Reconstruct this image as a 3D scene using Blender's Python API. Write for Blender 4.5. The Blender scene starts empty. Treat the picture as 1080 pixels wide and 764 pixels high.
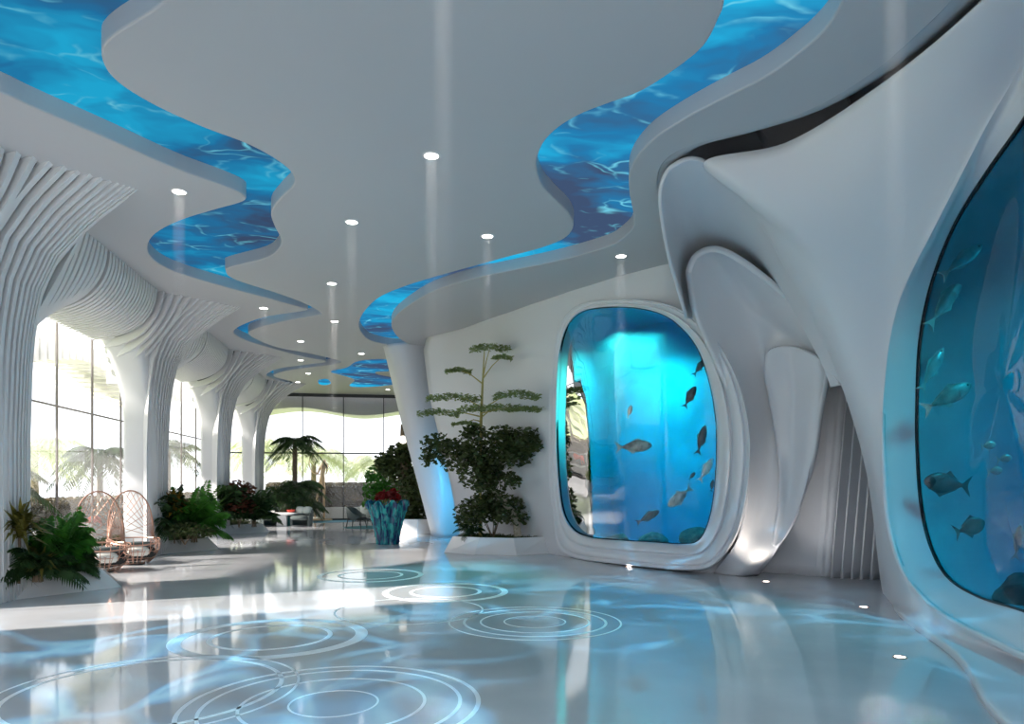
import bpy, bmesh, math, random
from math import sin, cos, pi, radians
from mathutils import Vector, Matrix

random.seed(7)
SC = bpy.context.scene
COL = SC.collection

# ------------------------------------------------------------------ camera
FPX = 760.0                      # focal length in pixels of the 1080 px wide frame
EYE = 1.7
YAW = math.atan(126 / FPX)       # the room's long axis vanishes left of centre
CA, SA = cos(YAW), sin(YAW)
cam_d = bpy.data.cameras.new('camera')
cam_d.sensor_width = 36.0
cam_d.lens = FPX * 36.0 / 1080.0
cam_d.shift_y = 128.0 / 1080.0
cam_d.clip_end = 500
cam = bpy.data.objects.new('camera', cam_d)
cam.location = (0, 0, EYE)
cam.rotation_euler = (radians(90), 0, -YAW)
COL.objects.link(cam)
SC.camera = cam

SC.view_settings.view_transform = 'Standard'
SC.view_settings.look = 'None'
SC.view_settings.gamma = 1
SC.view_settings.use_curve_mapping = False
SC.view_settings.exposure = -0.45
SC.cycles.use_denoising = True
SC.cycles.max_bounces = 8
SC.cycles.diffuse_bounces = 4
SC.cycles.glossy_bounces = 4
SC.cycles.transmission_bounces = 6
SC.cycles.transparent_max_bounces = 16
SC.cycles.volume_bounces = 0
SC.cycles.sample_clamp_indirect = 6
SC.cycles.caustics_reflective = False
SC.cycles.caustics_refractive = False

# ------------------------------------------------------------------ sky and sun
w = bpy.data.worlds.new('sky'); SC.world = w; w.use_nodes = True
bg = w.node_tree.nodes['Background']
bg.inputs[0].default_value = (0.92, 0.95, 1.0, 1)
bg.inputs[1].default_value = 2.6

def lamp(name, kind, loc, energy, color=(1, 1, 1), rot=None, **kw):
    d = bpy.data.lights.new(name, kind); d.energy = energy; d.color = color
    for k, v in kw.items(): setattr(d, k, v)
    o = bpy.data.objects.new(name, d); o.location = loc
    if rot is not None: o.rotation_euler = rot
    COL.objects.link(o); return o

sun = lamp('sun', 'SUN', (-20, -10, 20), 15.0, (1, 0.93, 0.85), angle=radians(2.0))
sun.rotation_euler = Vector((0.82, 0.20, -0.54)).to_track_quat('-Z', 'Y').to_euler()

# ------------------------------------------------------------------ projection helpers (image point + distance -> place in the room)
def P(px, py, d):
    xc = (px - 540) / FPX * d
    return Vector((xc * CA + d * SA, -xc * SA + d * CA, EYE - (py - 510) / FPX * d))
def F(px, py, z=0.0):
    d = (EYE - z) * FPX / (py - 510)
    return P(px, py, d)
CEIL = 5.8
def CP(px, py):
    v = F(px, py, CEIL); return (v.x, v.y)

# ------------------------------------------------------------------ materials
def mat(name, color, rough=0.5, metal=0.0, spec=0.5, emit=None, estr=0.0, trans=0.0, coat=0.0):
    m = bpy.data.materials.new(name); m.use_nodes = True
    b = m.node_tree.nodes['Principled BSDF']
    b.inputs['Base Color'].default_value = (*color, 1)
    b.inputs['Roughness'].default_value = rough
    b.inputs['Metallic'].default_value = metal
    b.inputs['Specular IOR Level'].default_value = spec
    b.inputs['Transmission Weight'].default_value = trans
    b.inputs['Coat Weight'].default_value = coat
    if emit:
        b.inputs['Emission Color'].default_value = (*emit, 1); b.inputs['Emission Strength'].default_value = estr
    return m
def N(m, t, **kw):
    n = m.node_tree.nodes.new(t)
    for k, v in kw.items(): setattr(n, k, v)
    return n
def L(m, a, b): m.node_tree.links.new(a, b)
def noisy(m, c1, c2, scale=5.0, detail=4.0, lo=0.35, hi=0.65, coords='Object', bump=0.0, stretch=None):
    b = m.node_tree.nodes['Principled BSDF']
    tc = N(m, 'ShaderNodeTexCoord'); nz = N(m, 'ShaderNodeTexNoise'); cr = N(m, 'ShaderNodeValToRGB')
    nz.inputs['Scale'].default_value = scale; nz.inputs['Detail'].default_value = detail
    src = tc.outputs[coords]
    if stretch:
        mp = N(m, 'ShaderNodeMapping'); mp.inputs['Scale'].default_value = stretch
        L(m, src, mp.inputs[0]); src = mp.outputs[0]
    L(m, src, nz.inputs['Vector'])
    cr.color_ramp.elements[0].position = lo; cr.color_ramp.elements[1].position = hi
    cr.color_ramp.elements[0].color = (*c1, 1); cr.color_ramp.elements[1].color = (*c2, 1)
    L(m, nz.outputs[0], cr.inputs[0]); L(m, cr.outputs[0], b.inputs['Base Color'])
    if bump:
        bp = N(m, 'ShaderNodeBump'); bp.inputs['Strength'].default_value = bump
        L(m, nz.outputs[0], bp.inputs['Height']); L(m, bp.outputs[0], b.inputs['Normal'])
    return m
M = {}
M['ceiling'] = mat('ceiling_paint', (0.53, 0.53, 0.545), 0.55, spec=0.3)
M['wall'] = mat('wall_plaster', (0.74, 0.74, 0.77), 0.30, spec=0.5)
M['white'] = mat('white_plaster', (0.80, 0.79, 0.79), 0.38)
M['rib'] = mat('rib_white', (0.78, 0.78, 0.79), 0.45)
M['dark'] = mat('dark_metal', (0.04, 0.045, 0.05), 0.4)
M['mullion'] = mat('bronze_mullion', (0.20, 0.17, 0.16), 0.5)
M['gap_shade'] = mat('rib_gap_shade', (0.08, 0.085, 0.095), 0.8)  # shadow between the ribs, put into a dark backing colour
M['black'] = mat('black_seal', (0.01, 0.012, 0.015), 0.5)
M['planter'] = mat('planter_stone', (0.80, 0.79, 0.79), 0.12, coat=0.4)
M['soil'] = noisy(mat('soil', (0.05, 0.035, 0.02), 0.95), (0.03, 0.02, 0.012), (0.08, 0.055, 0.03), 12)
M['ring'] = mat('ring_inlay', (0.95, 0.95, 0.95), 0.4)
M['gold'] = mat('gold', (0.90, 0.66, 0.42), 0.35, metal=0.6)
M['copper'] = mat('copper_wire', (0.62, 0.36, 0.27), 0.35, metal=0.7)
M['grey_fabric'] = noisy(mat('grey_fabric', (0.1, 0.12, 0.12), 0.9), (0.08, 0.10, 0.10), (0.13, 0.155, 0.15), 60)
M['pale_fabric'] = mat('pale_fabric', (0.50, 0.56, 0.53), 0.9)
M['white_fabric'] = mat('white_fabric', (0.78, 0.76, 0.70), 0.9)
M['black_fabric'] = mat('black_fabric', (0.035, 0.035, 0.035), 0.9)
M['red'] = mat('red_fabric', (0.75, 0.08, 0.05), 0.7)
M['teal'] = mat('teal_fabric', (0.03, 0.22, 0.24), 0.8)
M['bluemat'] = mat('blue_rug', (0.05, 0.28, 0.42), 0.6)
M['lens'] = mat('lamp_lens', (1, 1, 1), 0.4, emit=(1, 0.96, 0.9), estr=14)
M['strip'] = mat('light_strip', (1, .9, .7), .5, emit=(1, .88, .62), estr=3.0)
M['trunk'] = noisy(mat('bark', (0.2, 0.14, 0.09), 0.9), (0.13, 0.09, 0.055), (0.28, 0.21, 0.14), 9, bump=0.3)
M['palebark'] = noisy(mat('pale_bark', (0.5, 0.45, 0.36), 0.9), (0.30, 0.26, 0.19), (0.60, 0.55, 0.45), 14, stretch=(1, 1, 5))
M['bamboo'] = mat('green_stem', (0.42, 0.36, 0.12), 0.6)
def leafmat(name, c1, c2, scale=3.0, trl=0.25):
    m = noisy(mat(name, c1, 0.45, spec=0.35), c1, c2, scale, 2.0, 0.35, 0.65)
    b = m.node_tree.nodes['Principled BSDF']; out = m.node_tree.nodes['Material Output']
    t = N(m, 'ShaderNodeBsdfTranslucent'); mx = N(m, 'ShaderNodeMixShader'); mx.inputs[0].default_value = trl
    t.inputs[0].default_value = (c2[0] * 1.6, c2[1] * 1.6, c2[2] * 1.2, 1)
    L(m, b.outputs[0], mx.inputs[1]); L(m, t.outputs[0], mx.inputs[2]); L(m, mx.outputs[0], out.inputs[0])
    return m
M['leaf_dark'] = leafmat('leaf_dark', (0.022, 0.036, 0.012), (0.085, 0.115, 0.038), 6)
M['leaf_palm'] = leafmat('leaf_palm', (0.014, 0.032, 0.013), (0.045, 0.095, 0.03), 5)
M['leaf_bright'] = leafmat('leaf_bright', (0.018, 0.06, 0.014), (0.07, 0.25, 0.03), 5)
M['leaf_olive'] = leafmat('leaf_olive', (0.05, 0.055, 0.012), (0.17, 0.15, 0.03))
M['leaf_gold'] = leafmat('leaf_gold', (0.16, 0.10, 0.015), (0.34, 0.20, 0.03))
M['leaf_red'] = leafmat('leaf_red', (0.05, 0.03, 0.015), (0.16, 0.05, 0.03))
M['leaf_feather'] = leafmat('leaf_feather', (0.10, 0.15, 0.055), (0.24, 0.30, 0.12))
M['leaf_hazed'] = leafmat('leaf_hazed', (0.42, 0.48, 0.34), (0.56, 0.58, 0.46))  # paleness from outdoor haze and glare, put into the leaf colour
M['leaf_hedge'] = leafmat('leaf_hedge', (0.03, 0.035, 0.012), (0.14, 0.10, 0.045), 5)
M['petal'] = leafmat('petal_red', (0.10, 0.008, 0.008), (0.30, 0.02, 0.02))
M['lawn'] = noisy(mat('lawn', (0.2, 0.3, 0.08), 0.95), (0.26, 0.36, 0.10), (0.45, 0.52, 0.22), 2)

# polished stone floor: pale grey with soft cloudy veins, faint grey panels
m = mat('polished_floor', (0.6, 0.6, 0.62), 0.07, spec=0.6, coat=0.0)
noisy(m, (0.52, 0.53, 0.56), (0.68, 0.68, 0.70), 0.55, 8.0, 0.30, 0.72)
M['floor'] = m

# water light panels of the ceiling: backlit film with drifting caustic lines
def water_film(name, strength, seed):
    m = bpy.data.materials.new(name); m.use_nodes = True
    nt = m.node_tree; nt.nodes.clear()
    out = N(m, 'ShaderNodeOutputMaterial'); em = N(m, 'ShaderNodeEmission')
    tc = N(m, 'ShaderNodeTexCoord'); mp = N(m, 'ShaderNodeMapping')
    mp.inputs['Location'].default_value = (seed * 3.1, seed * 1.7, 0); mp.inputs['Scale'].default_value = (0.55, 0.85, 1)
    mp.inputs['Rotation'].default_value = (0, 0, 0.35)
    L(m, tc.outputs['Object'], mp.inputs[0])
    nz = N(m, 'ShaderNodeTexNoise'); nz.inputs['Scale'].default_value = 1.3; nz.inputs['Detail'].default_value = 3
    L(m, mp.outputs[0], nz.inputs['Vector'])
    ad = N(m, 'ShaderNodeVectorMath', operation='MULTIPLY_ADD')
    ad.inputs[1].default_value = (1.1, 1.1, 0); L(m, nz.outputs['Color'], ad.inputs[0]); L(m, mp.outputs[0], ad.inputs[2])
    vo = N(m, 'ShaderNodeTexVoronoi', feature='DISTANCE_TO_EDGE'); vo.inputs['Scale'].default_value = 2.6
    L(m, ad.outputs[0], vo.inputs['Vector'])
    cr = N(m, 'ShaderNodeValToRGB'); e = cr.color_ramp.elements
    e[0].position = 0.0; e[0].color = (1, 1, 1, 1); e[1].position = 0.075; e[1].color = (0, 0, 0, 1)
    L(m, vo.outputs[0], cr.inputs[0])
    n2 = N(m, 'ShaderNodeTexNoise'); n2.inputs['Scale'].default_value = 0.75; n2.inputs['Detail'].default_value = 4
    L(m, ad.outputs[0], n2.inputs['Vector'])
    c2 = N(m, 'ShaderNodeValToRGB'); e = c2.color_ramp.elements
    e[0].position = 0.38; e[0].color = (0.055, 0.095, 0.19, 1); e[1].position = 0.66; e[1].color = (0.02, 0.50, 0.85, 1)
    e3 = e.new(0.52); e3.color = (0.020, 0.22, 0.48, 1)
    L(m, n2.outputs[0], c2.inputs[0])
    n3 = N(m, 'ShaderNodeTexNoise'); n3.inputs['Scale'].default_value = 2.6; n3.inputs['Detail'].default_value = 3
    L(m, mp.outputs[0], n3.inputs['Vector'])
    mu = N(m, 'ShaderNodeMath', operation='MULTIPLY'); L(m, cr.outputs[0], mu.inputs[0])
    mr = N(m, 'ShaderNodeMapRange'); mr.inputs[1].default_value = 0.48; mr.inputs[2].default_value = 0.70
    L(m, n3.outputs[0], mr.inputs[0]); L(m, mr.outputs[0], mu.inputs[1])
    mx = N(m, 'ShaderNodeMix', data_type='RGBA'); mx.inputs[7].default_value = (0.20, 0.75, 0.95, 1)
    L(m, mu.outputs[0], mx.inputs[0]); L(m, c2.outputs[0], mx.inputs[6])
    L(m, mx.outputs[2], em.inputs[0]); em.inputs[1].default_value = strength
    L(m, em.outputs[0], out.inputs[0])
    return m
M['water1'] = water_film('water_film', 1.0, 1.0)
M['water2'] = water_film('water_film_bright', 1.25, 4.0)

def glass(name, haze_veil=0.0, tint=(1, 1, 1), ior=1.45):
    m = bpy.data.materials.new(name); m.use_nodes = True
    m.node_tree.nodes.clear()
    out = N(m, 'ShaderNodeOutputMaterial'); tr = N(m, 'ShaderNodeBsdfTransparent'); gl = N(m, 'ShaderNodeBsdfGlossy')
    tr.inputs[0].default_value = (*tint, 1); gl.inputs['Roughness'].default_value = 0.0
    fr = N(m, 'ShaderNodeFresnel'); fr.inputs[0].default_value = ior
    mx = N(m, 'ShaderNodeMixShader'); L(m, fr.outputs[0], mx.inputs[0]); L(m, gl.outputs[0], mx.inputs[2])
    if haze_veil:
        tl = N(m, 'ShaderNodeBsdfTranslucent'); tl.inputs[0].default_value = (0.95, 0.95, 0.95, 1)
        m2 = N(m, 'ShaderNodeMixShader'); m2.inputs[0].default_value = haze_veil  # translucent share in the glass stands in for bright haze outside
        L(m, tr.outputs[0], m2.inputs[1]); L(m, tl.outputs[0], m2.inputs[2]); L(m, m2.outputs[0], mx.inputs[1])
    else:
        L(m, tr.outputs[0], mx.inputs[1])
    L(m, mx.outputs[0], out.inputs[0]); return m
M['glazing'] = glass('facade_glass', haze_veil=0.10)
M['farglass'] = glass('far_glass', haze_veil=0.06)
M['tankglass'] = glass('aquarium_glass', ior=1.33)

def water_volume(name, absorb, dens, scat):
    m = bpy.data.materials.new(name); m.use_nodes = True
    m.node_tree.nodes.clear()
    out = N(m, 'ShaderNodeOutputMaterial'); tr = N(m, 'ShaderNodeBsdfTransparent'); L(m, tr.outputs[0], out.inputs[0])
    va = N(m, 'ShaderNodeVolumeAbsorption'); va.inputs[0].default_value = (*absorb, 1); va.inputs[1].default_value = dens
    if scat:
        vs = N(m, 'ShaderNodeVolumeScatter'); vs.inputs[0].default_value = (0.5, 0.9, 1, 1); vs.inputs[1].default_value = scat
        ad = N(m, 'ShaderNodeAddShader'); L(m, va.outputs[0], ad.inputs[0]); L(m, vs.outputs[0], ad.inputs[1]); L(m, ad.outputs[0], out.inputs[1])
    else: L(m, va.outputs[0], out.inputs[1])
    return m

# ------------------------------------------------------------------ mesh helpers
def obj(name, verts, faces, m, parent=None, smooth=False):
    me = bpy.data.meshes.new(name); me.from_pydata([tuple(v) for v in verts], [], faces); me.update()
    if m is not None: me.materials.append(m)
    if smooth:
        for p in me.polygons: p.use_smooth = True
    o = bpy.data.objects.new(name, me); COL.objects.link(o)
    if parent is not None: o.parent = parent
    return o
class MB:
    def __init__(s): s.v = []; s.f = []
    def add(s, v, f):
        n = len(s.v); s.v += [tuple(x) for x in v]; s.f += [tuple(i + n for i in q) for q in f]
    def box(s, lo, hi, mtx=None):
        x0, y0, z0 = lo; x1, y1, z1 = hi
        v = [Vector(p) for p in ((x0,y0,z0),(x1,y0,z0),(x1,y1,z0),(x0,y1,z0),(x0,y0,z1),(x1,y0,z1),(x1,y1,z1),(x0,y1,z1))]
        if mtx: v = [mtx @ p for p in v]
        s.add(v, [(0,3,2,1),(4,5,6,7),(0,1,5,4),(1,2,6,5),(2,3,7,6),(3,0,4,7)])
    def tube(s, pts, r, n=8, cap=True):
        pts = [Vector(p) for p in pts]; k = len(pts)
        if not isinstance(r, (list, tuple)): r = [r] * k
        base = len(s.v); prev = None
        for i, p in enumerate(pts):
            t = (pts[min(i + 1, k - 1)] - pts[max(i - 1, 0)])
            t = t.normalized() if t.length > 1e-9 else Vector((0, 0, 1))
            if prev is None:
                a = t.orthogonal().normalized()
            else:
                a = prev - t * prev.dot(t)
                a = a.normalized() if a.length > 1e-6 else t.orthogonal().normalized()
            prev = a; b = t.cross(a)
            for j in range(n):
                q = 2 * pi * j / n
                s.v.append(tuple(p + (a * cos(q) + b * sin(q)) * r[i]))
        for i in range(k - 1):
            for j in range(n):
                j2 = (j + 1) % n
                s.f.append((base + i*n + j, base + i*n + j2, base + (i+1)*n + j2, base + (i+1)*n + j))
        if cap:
            s.f.append(tuple(base + j for j in reversed(range(n)))); s.f.append(tuple(base + (k-1)*n + j for j in range(n)))
    def lathe(s, prof, n=24, c=(0, 0, 0), wob=None):
        base = len(s.v); k = len(prof)
        for r, z in prof:
            for j in range(n):
                a = 2 * pi * j / n; rr = r * (wob(a, z) if wob else 1)
                s.v.append((c[0] + rr * cos(a), c[1] + rr * sin(a), c[2] + z))
        for i in range(k - 1):
            for j in range(n):
                j2 = (j + 1) % n
                s.f.append((base + i*n + j, base + i*n + j2, base + (i+1)*n + j2, base + (i+1)*n + j))
        s.f.append(tuple(base + j for j in reversed(range(n)))); s.f.append(tuple(base + (k-1)*n + j for j in range(n)))
    def prism(s, poly, z0, z1):
        n = len(poly)
        v = [(p[0], p[1], z0) for p in poly] + [(p[0], p[1], z1) for p in poly]
        s.add(v, [tuple(reversed(range(n))), tuple(range(n, 2 * n))] + [(i, (i+1) % n, n + (i+1) % n, n + i) for i in range(n)])
    def ell(s, c, r, n=16, k=10, mtx=None, e=1.0):
        base = len(s.v); c = Vector(c)
        for i in range(k + 1):
            ph = -pi / 2 + pi * i / k
            for j in range(n):
                th = 2 * pi * j / n
                f = lambda x: math.copysign(abs(x) ** e, x)
                p = Vector((r[0] * f(cos(ph)) * f(cos(th)), r[1] * f(cos(ph)) * f(sin(th)), r[2] * f(sin(ph))))
                if mtx: p = mtx @ p
                s.v.append(tuple(c + p))
        for i in range(k):
            for j in range(n):
                j2 = (j + 1) % n
                s.f.append((base + i*n + j, base + i*n + j2, base + (i+1)*n + j2, base + (i+1)*n + j))
    def build(s, name, m, parent=None, smooth=False): return obj(name, s.v, s.f, m, parent, smooth)

def tag(o, label=None, cat=None, group=None, kind=None):
    for k, v in (('label', label), ('category', cat), ('group', group), ('kind', kind)):
        if v: o[k] = v
    return o
def thing(name, label, cat, loc=(0, 0, 0), rz=0, group=None):
    o = bpy.data.objects.new(name, None); o.location = loc; o.rotation_euler = (0, 0, rz); o.empty_display_size = 0.2
    COL.objects.link(o); return tag(o, label, cat, group)
def dup(root, loc, rz=0, scale=None, label=None, group=None):
    r = root.copy(); COL.objects.link(r); r.location = loc; r.rotation_euler = (0, 0, rz)
    if scale: r.scale = scale
    tag(r, label, None, group)
    for ch in list(root.children):
        c = ch.copy(); COL.objects.link(c); c.parent = r
        for g in list(ch.children):
            d = g.copy(); COL.objects.link(d); d.parent = c
    return r
def bevel(o, wdt, seg=2):
    md = o.modifiers.new('bevel', 'BEVEL'); md.width = wdt; md.segments = seg; md.limit_method = 'ANGLE'
    return o
def autosmooth(o, ang=40):
    me = o.data
    for p in me.polygons: p.use_smooth = True
    try: me.set_sharp_from_angle(angle=radians(ang))
    except Exception: pass
    return o

def cr1(pts, n, closed=False):
    """Catmull-Rom through pts (tuples of any length), n samples evenly spread over the control stations."""
    k = len(pts); out = []
    dim = len(pts[0])
    segs = k if closed else k - 1
    for i in range(n):
        t = segs * i / (n if closed else n - 1)
        s = min(int(t), segs - 1); u = t - s
        if closed: q = [pts[(s + j - 1) % k] for j in range(4)]
        else:
            q = [pts[min(max(s + j - 1, 0), k - 1)] for j in range(4)]
        out.append(tuple(0.5 * (2*q[1][c] + (q[2][c]-q[0][c])*u + (2*q[0][c]-5*q[1][c]+4*q[2][c]-q[3][c])*u*u + (3*q[1][c]-q[0][c]-3*q[2][c]+q[3][c])*u**3) for c in range(dim)))
    return out
def loft(rows, nu, nv, closed=False, smooth_v=True):
    """rows of points -> grid of verts/faces, splined along each row (nu) and across rows (nv)."""
    R_ = [cr1([tuple(p) for p in r], nu, closed) for r in rows]
    cols = []
    for i in range(nu):
        c = [r[i] for r in R_]
        if smooth_v: cols.append(cr1(c, nv))
        else:
            k = len(c) - 1; o = []
            for j in range(nv):
                t = k * j / (nv - 1); s = min(int(t), k - 1); u = t - s
                o.append(tuple(c[s][d] * (1-u) + c[s+1][d] * u for d in range(3)))
            cols.append(o)
    v = [cols[i][j] for j in range(nv) for i in range(nu)]
    f = []
    for j in range(nv - 1):
        for i in range(nu if closed else nu - 1):
            i2 = (i + 1) % nu
            f.append((j*nu + i, j*nu + i2, (j+1)*nu + i2, (j+1)*nu + i))
    return v, f
def solid(o, t, off=1.0):
    md = o.modifiers.new('thickness', 'SOLIDIFY'); md.thickness = t; md.offset = off
    return o
def interp(tab, x):
    if x <= tab[0][0]: return tab[0][1]
    for (a, b), (c, d) in zip(tab, tab[1:]):
        if x <= c: return b + (d - b) * (x - a) / (c - a)
    return tab[-1][1]
def lerp(a, b, t): return a + (b - a) * t
def sstep(x): x = min(max(x, 0), 1); return x * x * (3 - 2 * x)

# ================================================================== SETTING
GX, GY = -7.5, 34.0              # facade planes: left and far
fl = obj('floor', [(GX,-3,0),(9,-3,0),(9,GY,0),(GX,GY,0)], [(0,1,2,3)], M['floor']); tag(fl, kind='structure')
gr = obj('lawn', [(-70,-30,-0.05),(GX,-30,-0.05),(GX,GY,-0.05),(9,GY,-0.05),(9,-30,-0.05),(70,-30,-0.05),(70,90,-0.05),(-70,90,-0.05)],
         [(0,1,2,7),(2,3,6,7),(4,5,6,3)], M['lawn']); tag(gr, kind='structure')

b = MB()
b.box((-13.5, -10, -.05), (GX - .06, GY + 1.2, -.012)); b.box((GX - .06, GY + .06, -.05), (9, GY + 1.2, -.012))
tag(b.build('terrace', M['white']), kind='structure')  # white paving added to bounce daylight up under the garden canopy
# ---- ceiling: three floating slabs with winding slots between them
cl_edge = [(0.5,-3.0),(0.4,-1.0),(0.3,1.0),(0.1,2.6),(-.4,4.2)] + [CP(*p) for p in ((250,-75),(174,0),(148,19),(125,33),(111,45),(107,54),(109,67),(117,80),(135,95),(170,115),(215,135),(260,152),(290,168),(307,182),(310,194),(298,207),(288,219),(286,228),(290,240),(296,252),(294,262),(281,272),(243,282),(238,286),(247,295),(290,309),(320,320),(338,330),(333,333),(300,339),(270,347),(263,354),(290,366),(330,374),(358,381),(352,384.5),(310,390),(292,394),(290,398),(310,403))]
lf_edge = [(-3.6,-3.0),(-3.6,-1.0),(-3.7,1.0),(-3.8,3.2),(-3.9,5.2)] + [CP(*p) for p in ((-60,75),(0,97),(37,114),(110,145),(185,178),(235,196),(257,206),(256,213),(225,222),(190,233),(165,246),(156,259),(160,272),(182,286),(230,301),(290,317),(318,325),(322,328),(279,335),(252,345),(247,352),(260,359.5),(284,367),(320,376.5),(343,381),(335,383.5),(300,388),(284,393),(283,398),(305,404))]
rt_edge = [(3.4,-3.0),(3.4,-.5),(3.45,1.8),(3.5,3.6)] + [CP(*p) for p in ((905,-60),(888,0),(868,33),(836,61),(803,83.5),(762,104),(721,126),(689,147),(671,167),(664,184),(664,204),(668,226),(667,241),(656,252),(640,261),(590,275),(540,285.5),(500,294),(460,306),(436,319),(419,332),(413,342),(415,350),(422,358),(432,364))]
cr_edge = [(2.0,-3.0),(2.0,-.5),(2.1,1.8),(2.2,3.6)] + [CP(*p) for p in ((767,-60),(764,0),(758,20),(742,49),(713,73),(677,96),(640,110),(610,122),(585,138),(571,155),(566,175),(572,195),(585,210),(600,225),(605,239),(595,252),(570,262),(540,270),(500,281),(460,292),(425,303),(400,314),(385,328),(379,340),(381,350),(390,359),(410,364),(432,365))]
def dense(e, k=5): return cr1(e, (len(e) - 1) * k + 1)
cl_d, lf_d, rt_d, cr_d = dense(cl_edge), dense(lf_edge), dense(rt_edge), dense(cr_edge)
SLOT = 6.03
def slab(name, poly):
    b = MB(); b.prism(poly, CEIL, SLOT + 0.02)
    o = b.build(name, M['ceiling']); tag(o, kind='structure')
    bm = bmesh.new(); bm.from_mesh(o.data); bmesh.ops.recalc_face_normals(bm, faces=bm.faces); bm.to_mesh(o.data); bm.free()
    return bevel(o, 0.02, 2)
end_l, end_r = cl_d[-1], cr_d[-1]
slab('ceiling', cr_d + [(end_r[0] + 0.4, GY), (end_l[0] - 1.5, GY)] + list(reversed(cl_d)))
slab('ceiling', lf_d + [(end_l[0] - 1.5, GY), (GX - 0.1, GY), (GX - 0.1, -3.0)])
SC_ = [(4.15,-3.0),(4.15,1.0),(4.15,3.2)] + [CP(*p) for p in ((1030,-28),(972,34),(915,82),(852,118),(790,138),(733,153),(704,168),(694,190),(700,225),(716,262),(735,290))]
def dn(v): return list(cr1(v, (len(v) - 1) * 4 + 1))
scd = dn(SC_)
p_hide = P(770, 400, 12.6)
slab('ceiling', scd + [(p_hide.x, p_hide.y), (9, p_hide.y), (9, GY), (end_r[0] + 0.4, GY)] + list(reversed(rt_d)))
# cove: the soffit curls up out of sight behind the top edge of the near wall
cv = [[(*p, CEIL + .02) for p in scd]]
for off, z in ((.10, CEIL + .03), (.30, CEIL + .12), (.50, CEIL + .32), (.62, CEIL + .62), (.80, CEIL + .95), (1.5, CEIL + 1.05), (2.4, CEIL + .9), (2.8, CEIL - .3)):
    row = []
    for i, p in enumerate(scd):
        a, b_ = scd[max(i-1, 0)], scd[min(i+1, len(scd)-1)]; t_ = Vector((b_[0]-a[0], b_[1]-a[1])).normalized()
        row.append((p[0] + t_.y * off, p[1] - t_.x * off, z))
    cv.append(row)
nn_ = len(scd)
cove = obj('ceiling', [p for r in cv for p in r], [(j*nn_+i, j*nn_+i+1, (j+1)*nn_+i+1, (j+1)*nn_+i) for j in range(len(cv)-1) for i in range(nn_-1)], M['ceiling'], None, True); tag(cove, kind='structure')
roof = MB(); roof.box((GX - 0.1, -3, 6.9), (9.2, GY + 0.2, 7.2)); roof.box((GX - 0.1, -3.2, CEIL), (9.2, -3.0, 7.2)); roof.box((9.0, -3.0, CEIL), (9.2, GY, 6.9)); roof.box((GX - 0.2, -3.0, CEIL), (GX - .1, GY, 6.9)); roof.box((GX - .1, GY, CEIL), (9.2, GY + .2, 6.9)); tag(roof.build('ceiling_roof', M['ceiling']), kind='structure')  # unseen side bands added round the roof void to keep the cove dark
# backlit water film that closes each slot
def film(name, a, b, m, label):
    n = 160
    ra, rb = cr1(a, n), cr1(b, n)
    v = []; f = []
    for i in range(n):
        pa, pb = Vector(ra[i]), Vector(rb[i]); d = (pb - pa); d = d.normalized() * 0.0 if d.length < 1e-6 else d.normalized() * 0.05
        v += [(*(pa - d), SLOT - 0.012), (*(pb + d), SLOT - 0.012)]
    return v
def film_poly(name, poly, m, label, z=SLOT - 0.012, th=0.06):
    b = MB(); b.prism(poly, z, z + th)
    o = b.build(name, m)
    bm = bmesh.new(); bm.from_mesh(o.data); bmesh.ops.recalc_face_normals(bm, faces=bm.faces); bm.to_mesh(o.data); bm.free()
    return tag(o, label, 'light panel', 'water light panels in the ceiling')
film_poly('water_light_panel', lf_d + list(reversed(cl_d)), M['water1'], 'winding blue water light panel in the left ceiling slot')
film_poly('water_light_panel', cr_d + list(reversed(rt_d)), M['water2'], 'winding blue water light panel in the right ceiling slot')
blob = cr1([CP(*p) for p in ((349,392),(365,388),(378,381),(407,379),(418,384),(412,391),(397,392),(398,395),(412,398),(418,402),(412,406),(385,408),(369,407),(374,401),(366,397))], 90, True)
film_poly('water_light_panel', blob, M['water2'], 'small bright blue water panel in the ceiling near the far windows', CEIL - 0.015, 0.01)
blob2 = cr1([CP(*p) for p in ((336,401),(345,400),(349,404),(343,406),(337,405))], 30, True)
film_poly('water_light_panel', blob2, M['water2'], 'tiny blue water patch in the ceiling left of the small bright panel', CEIL - 0.015, 0.01)

# ---- facade glazing, left and far
def mullions(name, pts, lo, hi, wdt, dirn):
    b = MB()
    return b
YM = [17.8 + 1.95 * k for k in range(-10, 9)]
w1 = obj('window_1', [(GX,8.4,0.05),(GX,GY,0.05),(GX,GY,5.8),(GX,8.4,5.8)], [(0,1,2,3)], M['glazing']); tag(w1, kind='structure')
fb = MB()
for y in YM:
    if 8.4 < y < GY: fb.box((GX - 0.035, y - 0.008, 0), (GX + 0.02, y + 0.008, 5.8))
fb.box((GX - 0.03, 8.4, 3.435), (GX + 0.03, GY, 3.465)); fb.box((GX - 0.05, 8.4, 0), (GX + 0.06, GY, 0.07))
fb.build('window_frame', M['mullion'], w1)
b = MB(); b.box((GX - .12, -3, 0), (GX + .08, 8.4, 5.8)); tag(b.build('wall_left_sunblock', M['white']), kind='structure')  # unseen solid wall added to keep the sun off the near floor
w2 = obj('window_2', [(GX,GY,0.05),(9,GY,0.05),(9,GY,5.8),(GX,GY,5.8)], [(0,1,2,3)], M['farglass']); tag(w2, kind='structure')
fb = MB()
XM = [P(319.5,500,33).x + 1.82 * k for k in range(-2, 8)]
for x in XM: fb.box((x - 0.018, GY - 0.05, 0), (x + 0.018, GY + 0.04, 5.8))
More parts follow.
